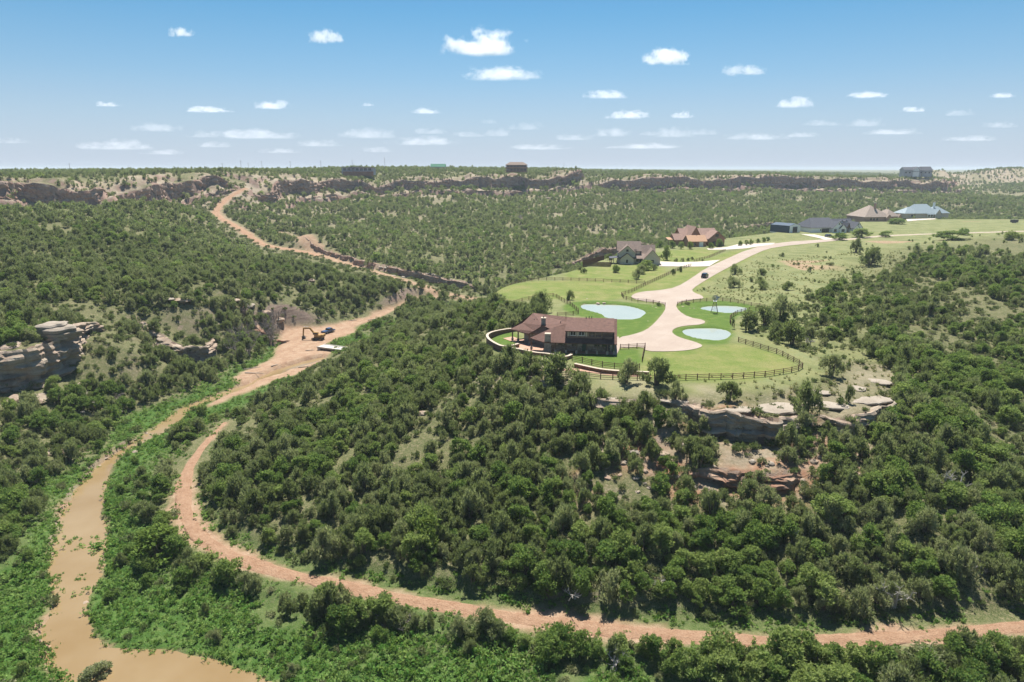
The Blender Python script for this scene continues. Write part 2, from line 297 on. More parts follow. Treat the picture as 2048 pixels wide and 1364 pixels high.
# ------------------------------------------------------------------ materials (all procedural)
MATS = {}
def srgb(r, g, b):
    f = lambda c: (c/255/12.92) if c/255 <= .04045 else ((c/255+.055)/1.055)**2.4
    return (f(r), f(g), f(b), 1.0)
class NT:
    def __init__(s, name, rough=.9, spec=.2):
        s.m = bpy.data.materials.new(name); s.m.use_nodes = True; s.t = s.m.node_tree; s.t.nodes.clear()
        s.out = s.t.nodes.new('ShaderNodeOutputMaterial'); s.b = s.t.nodes.new('ShaderNodeBsdfPrincipled')
        s.t.links.new(s.b.outputs[0], s.out.inputs['Surface'])
        s.b.inputs['Roughness'].default_value = rough; s.b.inputs['Specular IOR Level'].default_value = spec
    def n(s, kind, **kw):
        o = s.t.nodes.new('ShaderNode'+kind)
        for k, v in kw.items(): setattr(o, k, v)
        return o
    def l(s, a, b): s.t.links.new(a, b)
    def pos(s):
        if not hasattr(s, '_p'): s._p = s.n('NewGeometry').outputs['Position']
        return s._p
    def obj(s):
        if not hasattr(s, '_o'): s._o = s.n('TexCoord').outputs['Object']
        return s._o
    def scaled(s, vec, sc):
        m = s.n('Mapping'); m.inputs['Scale'].default_value = sc; s.l(vec, m.inputs[0]); return m.outputs[0]
    def noise(s, scale, detail=4, vec=None, rough=.55):
        o = s.n('TexNoise'); o.inputs['Scale'].default_value = scale; o.inputs['Detail'].default_value = detail; o.inputs['Roughness'].default_value = rough
        s.l(vec if vec is not None else s.pos(), o.inputs['Vector']); return o.outputs['Fac']
    def vor(s, scale, vec=None, out='Distance', feature='F1'):
        o = s.n('TexVoronoi'); o.feature = feature; o.inputs['Scale'].default_value = scale
        s.l(vec if vec is not None else s.pos(), o.inputs['Vector']); return o.outputs[out]
    def ramp(s, fac, stops):
        o = s.n('ValToRGB'); e = o.color_ramp.elements
        while len(e) < len(stops): e.new(.5)
        for k, (p, c) in zip(e, stops): k.position = p; k.color = c if len(c) == 4 else (*c, 1)
        s.l(fac, o.inputs[0]); return o.outputs[0]
    def range(s, fac, a, b, c=0., d=1.):
        o = s.n('MapRange'); o.inputs[1].default_value = a; o.inputs[2].default_value = b; o.inputs[3].default_value = c; o.inputs[4].default_value = d
        s.l(fac, o.inputs[0]); return o.outputs[0]
    def mix(s, fac, a, b, mode='MIX'):
        o = s.n('Mix', data_type='RGBA', blend_type=mode)
        for sock, v in ((o.inputs[0], fac), (o.inputs[6], a), (o.inputs[7], b)):
            if isinstance(v, (int, float)): sock.default_value = v
            elif isinstance(v, tuple): sock.default_value = v if len(v) == 4 else (*v, 1)
            else: s.l(v, sock)
        return o.outputs[2]
    def math(s, op, a, b=0.):
        o = s.n('Math', operation=op)
        for sock, v in ((o.inputs[0], a), (o.inputs[1], b)):
            if isinstance(v, (int, float)): sock.default_value = v
            else: s.l(v, sock)
        return o.outputs[0]
    def sep(s, v):
        o = s.n('SeparateXYZ'); s.l(v, o.inputs[0]); return o.outputs
    def color(s, v):
        if isinstance(v, tuple): s.b.inputs['Base Color'].default_value = v if len(v) == 4 else (*v, 1)
        else: s.l(v, s.b.inputs['Base Color'])
    def bump(s, h, strength=.5, dist=.1):
        o = s.n('Bump'); o.inputs['Strength'].default_value = strength; o.inputs['Distance'].default_value = dist
        s.l(h, o.inputs['Height']); s.l(o.outputs[0], s.b.inputs['Normal'])
def plain(name, c, rough=.7, var=.15, scale=3., metal=0., spec=.3):
    t = NT(name, rough, spec); t.b.inputs['Metallic'].default_value = metal
    n = t.noise(scale, 5)
    lo = tuple(x*(1-var) for x in c[:3])+(1,); hi = tuple(min(1, x*(1+var)) for x in c[:3])+(1,)
    t.color(t.ramp(n, [(.3, lo), (.7, hi)])); MATS[name] = t.m; return t.m
# --- land
t = NT('land', .95, .1)
a1 = t.n('Attribute', attribute_name='cover_a'); a2 = t.n('Attribute', attribute_name='cover_b')
A = t.sep(a1.outputs['Vector']); B = t.sep(a2.outputs['Vector'])
big = t.noise(.035, 4); med = t.noise(.22, 5); fine = t.noise(1.7, 5); vfine = t.noise(6, 4)
wild = t.ramp(med, [(.28, (.035, .055, .016)), (.42, (.070, .092, .028)), (.54, (.12, .13, .05)), (.66, (.21, .185, .10)), (.78, (.29, .225, .15))])
wild = t.mix(t.range(fine, .35, .65), wild, t.ramp(fine, [(.32, (.035, .058, .016)), (.5, (.10, .12, .045)), (.62, (.22, .19, .11)), (.72, (.31, .25, .17))]))
wild = t.mix(.5, wild, t.ramp(vfine, [(.35, (.022, .040, .010)), (.65, (.23, .20, .115))]))
mead = t.ramp(t.noise(.11, 6, None, .65), [(.3, (0.084, 0.104, 0.038)), (.45, (0.147, 0.158, 0.063)), (.55, (0.218, 0.211, 0.097)), (.66, (0.168, 0.194, 0.092)), (.8, (0.252, 0.198, 0.084))])
mead = t.mix(t.range(fine, .3, .7, 0, .75), mead, t.ramp(vfine, [(.3, (0.076, 0.108, 0.034)), (.6, (0.193, 0.207, 0.092)), (.8, (0.286, 0.279, 0.160))]))
past = t.ramp(t.noise(.16, 6, None, .65), [(.3, (.095, .140, .030)), (.46, (.135, .175, .042)), (.58, (.195, .20, .068)), (.72, (.29, .255, .12))])
past = t.mix(t.range(t.noise(.045, 5, None, .7), .5, .66, 0, .7), past, (.25, .21, .10, 1))
past = t.mix(.35, past, t.ramp(fine, [(.3, (.08, .13, .025)), (.7, (.21, .215, .075))]))
lawn = t.ramp(t.noise(.4, 5), [(.3, (.058, .108, .018)), (.55, (.085, .140, .025)), (.75, (.15, .175, .048))])
lawn = t.mix(.3, lawn, t.ramp(vfine, [(.3, (.055, .10, .016)), (.7, (.13, .175, .04))]))
sandc = t.ramp(t.noise(.5, 6, None, .6), [(.25, (0.213, 0.124, 0.078)), (.45, (0.305, 0.194, 0.123)), (.6, (0.356, 0.249, 0.167)), (.8, (0.391, 0.288, 0.210))])
sandc = t.mix(.3, sandc, t.ramp(vfine, [(.3, (0.185, 0.107, 0.068)), (.7, (0.398, 0.295, 0.216))]))
redc = t.ramp(t.noise(.7, 6), [(.25, (.17, .075, .045)), (.5, (.30, .15, .095)), (.75, (.44, .28, .20))])
rimc = t.ramp(t.noise(.09, 6, None, .65), [(.3, (0.153, 0.111, 0.070)), (.45, (0.292, 0.230, 0.161)), (.6, (0.362, 0.300, 0.230)), (.75, (0.307, 0.209, 0.139))])
rimc = t.mix(.4, rimc, t.ramp(fine, [(.3, (0.111, 0.098, 0.056)), (.7, (0.383, 0.320, 0.251))]))
weed = t.ramp(t.noise(.8, 5), [(.3, (.032, .075, .014)), (.55, (.065, .12, .026)), (.75, (.14, .17, .06))])
c = wild
asc = t.n('Attribute', attribute_name='scree'); c = t.mix(asc.outputs['Fac'], c, t.mix(t.range(t.noise(.16, 4), .42, .6), rimc, redc))
c = t.mix(B[1], c, mead); c = t.mix(B[2], c, weed); c = t.mix(B[0], c, rimc)
c = t.mix(A[1], c, past); c = t.mix(A[0], c, lawn); c = t.mix(A[2], c, sandc)
# bare rock wherever the land is steep; strata by height
geo = t.n('NewGeometry'); nz = t.sep(geo.outputs['True Normal'])[2]; pz = t.sep(t.pos())
strv = t.n('CombineXYZ'); t.l(t.math('MULTIPLY', pz[0], .05), strv.inputs[0]); t.l(t.math('MULTIPLY', pz[1], .05), strv.inputs[1]); t.l(t.math('MULTIPLY', pz[2], .9), strv.inputs[2])
strata = t.noise(1.0, 6, strv.outputs[0], .7)
crk = t.noise(.35, 5, t.scaled(t.pos(), (1, 1, .25)), .65)
rock = t.ramp(strata, [(.25, (.10, .075, .062)), (.42, (.21, .145, .115)), (.52, (.30, .235, .18)), (.62, (.16, .11, .09)), (.78, (.36, .29, .22))])
rock = t.mix(t.range(crk, .35, .65, .0, .6), rock, t.ramp(crk, [(.3, (.07, .05, .045)), (.6, (.25, .18, .14))]))
rock = t.mix(t.range(B[0], .0, 1., .0, .35), rock, (.26, .15, .12, 1))
steep = t.range(nz, .80, .60)
steep = t.math('MULTIPLY', steep, t.math('SUBTRACT', 1., A[2]))
c = t.mix(steep, c, rock)
t.color(c)
t.bump(t.math('ADD', t.math('MULTIPLY', fine, .6), vfine), .5, .5)
MATS['land'] = t.m
# --- water
def water(name, c1, c2, rough, scale, bump, spec=.5):
    t = NT(name, rough, spec); t.b.inputs['IOR'].default_value = 1.33
    n = t.noise(scale, 4); t.color(t.ramp(n, [(.3, c1), (.7, c2)])); t.bump(t.noise(scale*6, 3), bump, .03); MATS[name] = t.m
water('creek_water', (.205, .138, .064), (.250, .182, .100), .10, .09, .10)
water('pond_water', (.285, .315, .275), (.33, .355, .31), .04, .12, .04)
# --- made ground
t = NT('concrete', .85, .2); n1 = t.noise(.12, 6, None, .6); n2 = t.noise(2.5, 5)
c = t.ramp(n1, [(.3, (0.286, 0.214, 0.173)), (.5, (0.346, 0.273, 0.222)), (.7, (0.389, 0.323, 0.276))]); c = t.mix(.3, c, t.ramp(n2, [(.3, (0.268, 0.202, 0.165)), (.7, (0.398, 0.336, 0.288))]))
br = t.n('TexBrick'); br.inputs['Scale'].default_value = 1.0; br.inputs['Mortar Size'].default_value = .012; br.inputs['Brick Width'].default_value = 4.6; br.inputs['Row Height'].default_value = 4.2; br.offset = 0
br.inputs['Color1'].default_value = (1, 1, 1, 1); br.inputs['Color2'].default_value = (.93, .92, .92, 1); br.inputs['Mortar'].default_value = (.55, .5, .46, 1)
mp = t.n('Mapping'); mp.inputs['Rotation'].default_value = (0, 0, .55); t.l(t.pos(), mp.inputs[0]); t.l(mp.outputs[0], br.inputs['Vector'])
c = t.mix(.30, c, (.32, .275, .225, 1))
t.color(t.mix(1., c, br.outputs['Color'], 'MULTIPLY')); MATS['concrete'] = t.m
t = NT('track_dirt', .95, .1)
n1 = t.noise(.5, 6, None, .65); n2 = t.noise(3.5, 5, None, .7)
c = t.ramp(n1, [(.28, (0.194, 0.111, 0.065)), (.45, (0.302, 0.188, 0.115)), (.6, (0.372, 0.248, 0.160)), (.8, (0.279, 0.207, 0.123))]); c = t.mix(.45, c, t.ramp(n2, [(.28, (0.155, 0.088, 0.051)), (.55, (0.356, 0.244, 0.163)), (.8, (0.465, 0.347, 0.251))]))
c = t.mix(.28, c, t.ramp(t.noise(1.3, 5), [(.35, (.24, .105, .06)), (.65, (.40, .24, .16))]))
t.color(c); t.bump(n2, 1., .35); MATS['track_dirt'] = t.m
plain('pale_gravel', (.34, .285, .225), .95, .25, 1.2)
# ------------------------------------------------------------------ helpers that link objects
def tag(o, label=None, cat=None, group=None, kind=None):
    if label: o['label'] = label
    if cat: o['category'] = cat
    if group: o['group'] = group
    if kind: o['kind'] = kind
    return o
def link(name, me, mat=None, parent=None, loc=None, rotz=0.):
    o = bpy.data.objects.new(name, me); col.objects.link(o)
    if mat is not None and me is not None and len(me.materials) == 0: me.materials.append(MATS[mat])
    if parent is not None: o.parent = parent
    if loc is not None: o.location = loc
    if rotz: o.rotation_euler[2] = rotz
    return o
def thing(name, label, cat, loc=(0, 0, 0), rotz=0., group=None):
    o = bpy.data.objects.new(name, None); col.objects.link(o); o.location = loc; o.rotation_euler = (0, 0, rotz); o.empty_display_size = .5
    return tag(o, label, cat, group)
def grid_mesh(name, V, nx, ny, smooth=True):
    me = bpy.data.meshes.new(name)
    idx = np.arange(nx*ny).reshape(ny, nx)
    q = np.stack([idx[:-1, :-1], idx[:-1, 1:], idx[1:, 1:], idx[1:, :-1]], -1).reshape(-1, 4)
    me.vertices.add(len(V)); me.vertices.foreach_set('co', np.ascontiguousarray(V, np.float32).ravel())
    me.loops.add(q.size); me.loops.foreach_set('vertex_index', q.ravel().astype(np.int32))
    me.polygons.add(len(q)); me.polygons.foreach_set('loop_start', np.arange(0, q.size, 4, dtype=np.int32))
    me.polygons.foreach_set('use_smooth', np.full(len(q), smooth))
    me.update(); return me
def raw_mesh(name, V, F, smooth=False):
    me = bpy.data.meshes.new(name); me.from_pydata([tuple(v) for v in V], [], [tuple(f) for f in F]); me.update()
    if smooth: me.polygons.foreach_set('use_smooth', [True]*len(me.polygons))
    return me
# ------------------------------------------------------------------ the land itself
land_me = grid_mesh('terrain', np.c_[GX.ravel(), GY.ravel(), GZ.ravel()], len(xs), len(ys))
nm = fbm(GX, GY, 6, 3, 51)*1.5
cov_lawn = sstep(1.0, -1.0, SD_lawn+nm*.4); cov_past = sstep(2.5, -1.5, SD_past+nm)
near_drive = sstep(4, 0, SD_drive)*.8*(GY > 140)
cov_past = np.maximum(cov_past, near_drive)
cov_sand = np.maximum.reduce([sstep(1.5, -1.0, SD_sand+nm), sstep(.9, -.4, SD_creek+nm*.5), sstep(1.4, 0, SD_pool), sstep(2.6, 1.1, D_track+nm*1.5+1.6*sstep(122, 140, GY)), sstep(4.4, 2.6, D_up+nm), sstep(6.5, 3., D_wash+nm*2)*.9, sstep(3.2, 2, D_grav+nm*.5)*.8])
patch = fbm(GX, GY, 30, 4, 52)
bare_spots = sstep(.42, .6, fbm(GX, GY, 26, 3, 53))*(GY > 200)*sstep(30, 10, np.abs(SD_plat+10))*(GX > 120)
cov_sand = np.maximum(cov_sand, bare_spots*.8)
ledge_bare = sstep(9, 3, np.abs(pl_dist(GX, GY, cliffs[0][0])[0]-3))*(GY < 160)*sstep(-.25, .35, fbm(GX, GY, 9, 3, 54))
cov_rim = np.maximum(sstep(46, 14, np.abs(RD-8)+nm*6)*sstep(-.5, .2, fbm(GX, GY, 18, 4, 55)+.2), ledge_bare*.5)
cov_rim = np.maximum(cov_rim, .42*sstep(380, 480, GY)*(RD > 0)*(SD_plat > 15)*sstep(-.5, .4, fbm(GX, GY, 25, 4, 56)))
cov_mead = np.maximum(sstep(40, 5, SD_plat)*(GY > 150)*(GX > 60), sstep(5, 0, SD_plat))
weedm = sstep(-18.2, -19.0, GZ+nm*.15)*(GY < 420)*(SD_plat > 5)
weedm = np.maximum(weedm, sstep(-15.5, -18, GZ)*(GY < 110)*.6)
ca = np.stack([cov_lawn, cov_past, cov_sand], -1).reshape(-1, 3).astype(np.float32)
cb = np.stack([cov_rim, cov_mead, weedm], -1).reshape(-1, 3).astype(np.float32)
for nme, dat in (('cover_a', ca), ('cover_b', cb)):
    at = land_me.attributes.new(nme, 'FLOAT_VECTOR', 'POINT'); at.data.foreach_set('vector', dat.ravel())
at = land_me.attributes.new('scree', 'FLOAT', 'POINT'); at.data.foreach_set('value', (sstep(3, -4, sdf_poly(GX, GY, scree)+nm)*sstep(-.45, .15, fbm(GX, GY, 6, 3, 57))*.85).astype(np.float32).ravel())
tag(link('terrain', land_me, 'land'), kind='structure')
# sheets laid on it
def tri_poly(name, pts, z, mat, grid=None):
    bm = bmesh.new(); vsx = [bm.verts.new((p[0], p[1], z)) for p in pts]
    es = [bm.edges.new((vsx[i], vsx[(i+1) % len(vsx)])) for i in range(len(vsx))]
    bmesh.ops.triangle_fill(bm, edges=es, use_beauty=True)
    for f in bm.faces:
        if f.normal.z < 0: f.normal_flip()
    me = bpy.data.meshes.new(name); bm.to_mesh(me); bm.free()
    return tag(link(name, me, mat), kind='structure')
def offset_poly(pts, d):
    p = np.asarray(pts); a = np.roll(p, 1, 0); b = np.roll(p, -1, 0); t = b-a; t /= np.linalg.norm(t, axis=1)[:, None]+1e-9
    n = np.c_[t[:, 1], -t[:, 0]]
    area = .5*np.sum(p[:, 0]*np.roll(p[:, 1], -1)-np.roll(p[:, 0], -1)*p[:, 1])
    return p+n*d*(1 if area > 0 else -1)
tri_poly('creek', offset_poly(creek, .7), ZC, 'creek_water')
tri_poly('creek_pool', offset_poly(pool2, 1.5), -19.25, 'creek_water')
for nme, p in zip(('west_pond', 'windmill_pond', 'south_pond'), ponds): tri_poly(nme, offset_poly(p, .7), -.35, 'pond_water')
tri_poly('driveway', drive, .09, 'concrete')
def strip(name, line, width, mat, up=.10, nac=7, wob=.4, taper=0.):
    line = np.asarray(line); seg = np.linalg.norm(np.diff(line[:, :2], axis=0), axis=1); s = np.r_[0, np.cumsum(seg)]
    n = max(4, int(s[-1]/1.2)); q = np.linspace(0, s[-1], n)
    L = np.c_[np.interp(q, s, line[:, 0]), np.interp(q, s, line[:, 1])]
    T = np.gradient(L, axis=0); T /= np.linalg.norm(T, axis=1)[:, None]; N = np.c_[T[:, 1], -T[:, 0]]
    V = []
    for k in range(nac):
        u = k/(nac-1)*2-1
        w = (1 if not taper else .3+.7*sstep(0, taper, q))*width/2*(1+wob*.5*fbm(q, q*0+k//(nac-1)*9, 5, 3, 61+(k == 0)))
        P = L+N*(u*w)[:, None]
        z = height(P[:, 0], P[:, 1])+up*(1-abs(u)**4*1.6) + (-.06 if abs(abs(u)-.4) < .2 else 0)
        V.append(np.c_[P, z])
    V = np.stack(V, 1).reshape(-1, 3)
    return tag(link(name, grid_mesh(name, V, nac, n), mat), kind='structure')
strip('dirt_track', track, 3.0, 'track_dirt', .12, 9, 1.1, 34.)
strip('hillside_road', uproad, 5.2, 'track_dirt', .25)
strip('gravel_road', np.c_[gravel, gravel[:, 0]*0], 5.0, 'pale_gravel', .12, wob=.15)
# ------------------------------------------------------------------ plants
def leafmat(name, lo, mid, hi, trans=.3, rough=.75):
    t = NT(name, rough, .15)
    oi = t.n('ObjectInfo'); n = t.noise(1.1, 3)
    v = t.math('ADD', t.math('MULTIPLY', oi.outputs['Random'], .85), t.math('MULTIPLY', t.math('SUBTRACT', n, .5), .9))
    v = t.math('ADD', v, t.math('MULTIPLY', t.math('SUBTRACT', t.noise(.055, 2), .5), .9))
    c = t.ramp(v, [(.0, lo), (.38, mid), (.8, hi)])
    lf = t.noise(4.5, 3)
    c = t.mix(1., c, t.ramp(lf, [(.30, (.50, .52, .50)), (.52, (.95, .95, .95)), (.72, (1.45, 1.40, 1.30))]), 'MULTIPLY')
    t.color(c)
    tr = t.n('BsdfTranslucent'); t.l(t.mix(.55, c, (.26, .33, .08, 1)), tr.inputs['Color'])
    mx = t.n('MixShader'); mx.inputs[0].default_value = trans
    t.l(t.b.outputs[0], mx.inputs[1]); t.l(tr.outputs[0], mx.inputs[2]); t.l(mx.outputs[0], t.out.inputs['Surface'])
    MATS[name] = t.m
leafmat('juniper_leaf', (0.119, 0.148, 0.068), (0.193, 0.225, 0.110), (0.333, 0.340, 0.193), .50)
leafmat('broad_leaf', (0.077, 0.156, 0.033), (0.135, 0.231, 0.050), (0.269, 0.338, 0.106), .52)
leafmat('lime_leaf', (.10, .17, .025), (.16, .23, .04), (.22, .27, .06), .35)
leafmat('shrub_leaf', (0.078, 0.120, 0.036), (0.138, 0.174, 0.066), (0.252, 0.252, 0.132), .28)
leafmat('weed_leaf', (.072, .185, .028), (.130, .285, .052), (.26, .39, .115), .50)
leafmat('dry_grass', (.13, .145, .05), (.24, .23, .10), (.38, .33, .18), .3)
leafmat('rust_leaf', (.20, .09, .04), (.28, .13, .06), (.33, .18, .09), .3)
plain('bark', (.13, .10, .075), .9, .35, 8)
plain('dead_wood', (.40, .37, .33), .9, .25, 6)
plain('grey_twig', (.26, .225, .20), .9, .3, 4)
rng = np.random.default_rng(5)
def limb(V, F, p0, p1, r0, r1, n=5):
    p0 = np.array(p0, float); p1 = np.array(p1, float); d = p1-p0; L = np.linalg.norm(d); d /= max(L, 1e-6)
    a = np.cross(d, [0, 0, 1.0]); a = a/np.linalg.norm(a) if np.linalg.norm(a) > 1e-3 else np.array([1., 0, 0]); b = np.cross(d, a)
    o = len(V)
    for (p, r) in ((p0, r0), (p1, r1)):
        for k in range(n):
            th = 2*math.pi*k/n; V.append(p+(a*math.cos(th)+b*math.sin(th))*r)
    for k in range(n): F.append((o+k, o+(k+1) % n, o+n+(k+1) % n, o+n+k))
def leaves(V, F, cen, rad, n, ln, wd, upb, rg):
    """n leaf-sized triangles round a clump centre"""
    for _ in range(n):
        u = rg.normal(size=3); u /= np.linalg.norm(u)+1e-9
        p = cen+u*rad*(.35+.65*rg.random()**.5)
        d = u*.8+rg.normal(size=3)*.55+np.array([0, 0, upb]); d /= np.linalg.norm(d)+1e-9
        s = np.cross(d, rg.normal(size=3)); s /= np.linalg.norm(s)+1e-9
        l = ln*(.6+.8*rg.random()); w = wd*(.6+.8*rg.random()); o = len(V)
        V.extend([p-s*w*.5-d*l*.35, p+s*w*.5-d*l*.35, p+d*l*.65]); F.append((o, o+1, o+2))
def make_tree(kind, seed, lod):
    rg = np.random.default_rng(seed); V, F, TV, TF = [], [], [], []
    if kind == 'juniper':
        H = 4.0; W = 1.75*(.85+.35*rg.random()); ncl = 34 if lod == 0 else 13; nl = 56 if lod == 0 else 16; ln, wd, up = (.46, .15, 1.15) if lod == 0 else (.85, .40, 1.0)
        nst = 2+seed % 3; tops = []
        for k in range(nst):
            th = 2*math.pi*(k+rg.random()*.6)/nst; r = W*.35; tops.append(np.array([math.cos(th)*r, math.sin(th)*r, H*(.55+.15*rg.random())]))
            limb(TV, TF, (.12*math.cos(th), .12*math.sin(th), -.5), tops[-1]*[.5, .5, .45], .17, .12); limb(TV, TF, tops[-1]*[.5, .5, .45], tops[-1], .12, .04)
        lean = rg.normal(size=2)*.25
        for k in range(ncl):
            z = .10+.86*rg.random()**.9; th = rg.random()*2*math.pi
            prof = math.sin(math.pi*min(1, (z*.86+.14))**.8)**.75*(.8+.4*math.sin(3*th+seed)) if z < .97 else .2
            r = W*prof*(.5+.62*rg.random()**.6)
            cen = np.array([math.cos(th)*r+lean[0]*z, math.sin(th)*r+lean[1]*z, .25+z*(H-.7)])
            cr = np.array([.42, .42, .85])*(.6+.8*rg.random())*(1 if lod == 0 else 1.2)
            leaves(V, F, cen, cr, nl, ln, wd, up, rg)
    elif kind == 'leafy':
        H = 4.0; W = 2.0*(.85+.3*rg.random()); ncl = 26 if lod == 0 else 11; nl = 70 if lod == 0 else 18; ln, wd, up = (.34, .24, .15) if lod == 0 else (.75, .55, .15)
        for k in range(3):
            th = 2*math.pi*(k+rg.random()*.7)/3; tp = np.array([math.cos(th)*W*.4, math.sin(th)*W*.4, H*.6])
            limb(TV, TF, (.1*math.cos(th), .1*math.sin(th), -.5), tp*[.4, .4, .45], .15, .10); limb(TV, TF, tp*[.4, .4, .45], tp, .10, .04)
        for k in range(ncl):
            th = rg.random()*2*math.pi; z = .08+.9*rg.random()**.8
            r = W*math.sqrt(max(.02, 1-(abs(z-.42)/.62)**2.2))*(.4+.6*rg.random()**.5)*(.85+.3*math.sin(2*th+seed))
            cen = np.array([math.cos(th)*r, math.sin(th)*r, .2+z*(H-.7)]); cr = np.array([.7, .7, .55])*(.7+.6*rg.random())*(1 if lod == 0 else 1.2)
            leaves(V, F, cen, cr, nl, ln, wd, up, rg)
    elif kind == 'shrub':
        ncl = 9; nl = 24
        for k in range(3): limb(TV, TF, (0, 0, -.2), (rg.normal()*.25, rg.normal()*.25, .6), .035, .015, 4)
        for k in range(ncl):
            th = rg.random()*2*math.pi; r = .62*rg.random()**.5
            cen = np.array([math.cos(th)*r, math.sin(th)*r, .22+.55*(1-r)*rg.random()+.1]); leaves(V, F, cen, np.array([.34, .34, .28]), nl, .26, .15, .5, rg)
    elif kind == 'weed':
        for k in range(6):
            cen = np.array([rg.normal()*.28, rg.normal()*.28, .12+.25*rg.random()]); leaves(V, F, cen, np.array([.24, .24, .16]), 11, .20, .19, .25, rg)
    elif kind == 'tuft':
        for k in range(26):
            th = rg.random()*2*math.pi; r = .2*rg.random(); d = np.array([math.cos(th)*.35, math.sin(th)*.35, .55+.3*rg.random()])*(.5+.5*rg.random())
            p = np.array([math.cos(th)*r, math.sin(th)*r, -.05]); s = np.array([-math.sin(th), math.cos(th), 0])*.05; o = len(V); V.extend([p-s, p+s, p+d]); F.append((o, o+1, o+2))
    elif kind in ('dead', 'snag'):
        H = 3.8
        def branch(p, d, L, r, lev):
            q = p+d*L; limb(TV, TF, p, q, r, r*.6, 4)
            if lev == 0: return
            for _ in range(3 if lev > 1 else 4):
                e = d*.55+rg.normal(size=3)*.55+np.array([0, 0, .2]); e /= np.linalg.norm(e); branch(p+d*L*(.4+.6*rg.random()), e, L*(.45+.35*rg.random()), r*.55, lev-1)
        for k in range(2):
            d = np.array([rg.normal()*.3, rg.normal()*.3, 1.]); d /= np.linalg.norm(d); branch(np.array([0, 0, -.4]), d, H*.5, .12, 3)
    return V, F, TV, TF
PROTO = {}
def proto_mesh(name, V, F, mat):
    me = raw_mesh(name, V, F); me.materials.append(MATS[mat]); return me
def joined(name, V, F, TV, TF, lm, tm):
    me = bpy.data.meshes.new(name); o = len(V); me.from_pydata([tuple(v) for v in V]+[tuple(v) for v in TV], [], list(F)+[tuple(i+o for i in f) for f in TF]); me.update()
    me.materials.append(MATS[lm]); me.materials.append(MATS[tm])
    me.polygons.foreach_set('material_index', [0]*len(F)+[1]*len(TF)); return me
def proto_set(kind, n, lm, tm='bark', lods=(0, 1)):
    for lod in lods:
        c = bpy.data.collections.new(f'{kind}_models_{lod}')
        cr = []
        for i in range(n):
            V, F, TV, TF = make_tree(kind, 100+i*7+hash(kind) % 1 + {'juniper': 0, 'leafy': 300}.get(kind, 600), lod)
            if lod == lods[0]:
                cr.append((proto_mesh(kind+'_crown', V, F, lm) if V else None, proto_mesh(kind+'_trunk', TV, TF, tm) if TV else None))
            o = bpy.data.objects.new(f'{kind}_model_{lod}_{i}', joined(f'{kind}_{lod}_{i}', V, F, TV, TF, lm, tm)); c.objects.link(o)
        if cr: PROTO[kind] = cr
        PROTO[kind, lod] = (c, n)
proto_set('juniper', 6, 'juniper_leaf'); proto_set('leafy', 5, 'broad_leaf'); proto_set('shrub', 5, 'shrub_leaf', lods=(1,)); proto_set('weed', 4, 'weed_leaf', lods=(1,))
proto_set('tuft', 3, 'dry_grass', lods=(1,)); proto_set('dead', 4, 'grey_twig', 'dead_wood', lods=(0,)); proto_set('snag', 3, 'grey_twig', 'grey_twig', lods=(0,))
_gn = {}
def scatter_group(cname, coll):
    if cname in _gn: return _gn[cname]
    g = bpy.data.node_groups.new('scatter_'+cname, 'GeometryNodeTree')
    g.interface.new_socket('Geometry', in_out='INPUT', socket_type='NodeSocketGeometry'); g.interface.new_socket('Geometry', in_out='OUTPUT', socket_type='NodeSocketGeometry')
    N = g.nodes.new; gi = N('NodeGroupInput'); go = N('NodeGroupOutput'); ip = N('GeometryNodeInstanceOnPoints'); ci = N('GeometryNodeCollectionInfo')
    ci.inputs[0].default_value = coll; ci.inputs[1].default_value = True; ci.inputs[2].default_value = True
    def attr(nm, ty):
        a = N('GeometryNodeInputNamedAttribute'); a.data_type = ty; a.inputs[0].default_value = nm; return a.outputs[0]
    g.links.new(gi.outputs[0], ip.inputs['Points']); g.links.new(ci.outputs[0], ip.inputs['Instance']); ip.inputs['Pick Instance'].default_value = True
    g.links.new(attr('pick', 'INT'), ip.inputs['Instance Index']); g.links.new(attr('scl', 'FLOAT_VECTOR'), ip.inputs['Scale'])
    g.links.new(attr('rot', 'FLOAT_VECTOR'), ip.inputs['Rotation']); g.links.new(ip.outputs[0], go.inputs[0])
    _gn[cname] = g; return g
def scatter(name, kind, lod, P, S, label, cat):
    """one mass of plants: P points, S scale vectors"""
    if len(P) == 0: return
    coll, n = PROTO[kind, lod]
    me = bpy.data.meshes.new(name); me.vertices.add(len(P)); me.vertices.foreach_set('co', np.ascontiguousarray(P, np.float32).ravel())
    rg = np.random.default_rng(len(P))
    a = me.attributes.new('pick', 'INT', 'POINT'); a.data.foreach_set('value', rg.integers(0, n, len(P)).astype(np.int32))
    a = me.attributes.new('scl', 'FLOAT_VECTOR', 'POINT'); a.data.foreach_set('vector', np.ascontiguousarray(S, np.float32).ravel())
    rot = np.c_[rg.normal(size=len(P))*.06, rg.normal(size=len(P))*.06, rg.random(len(P))*6.283]
    a = me.attributes.new('rot', 'FLOAT_VECTOR', 'POINT'); a.data.foreach_set('vector', np.ascontiguousarray(rot, np.float32).ravel())
    o = link(name, me); tag(o, label, cat, None, 'stuff')
    m = o.modifiers.new('scatter', 'NODES'); m.node_group = scatter_group(f'{kind}{lod}', coll); return o
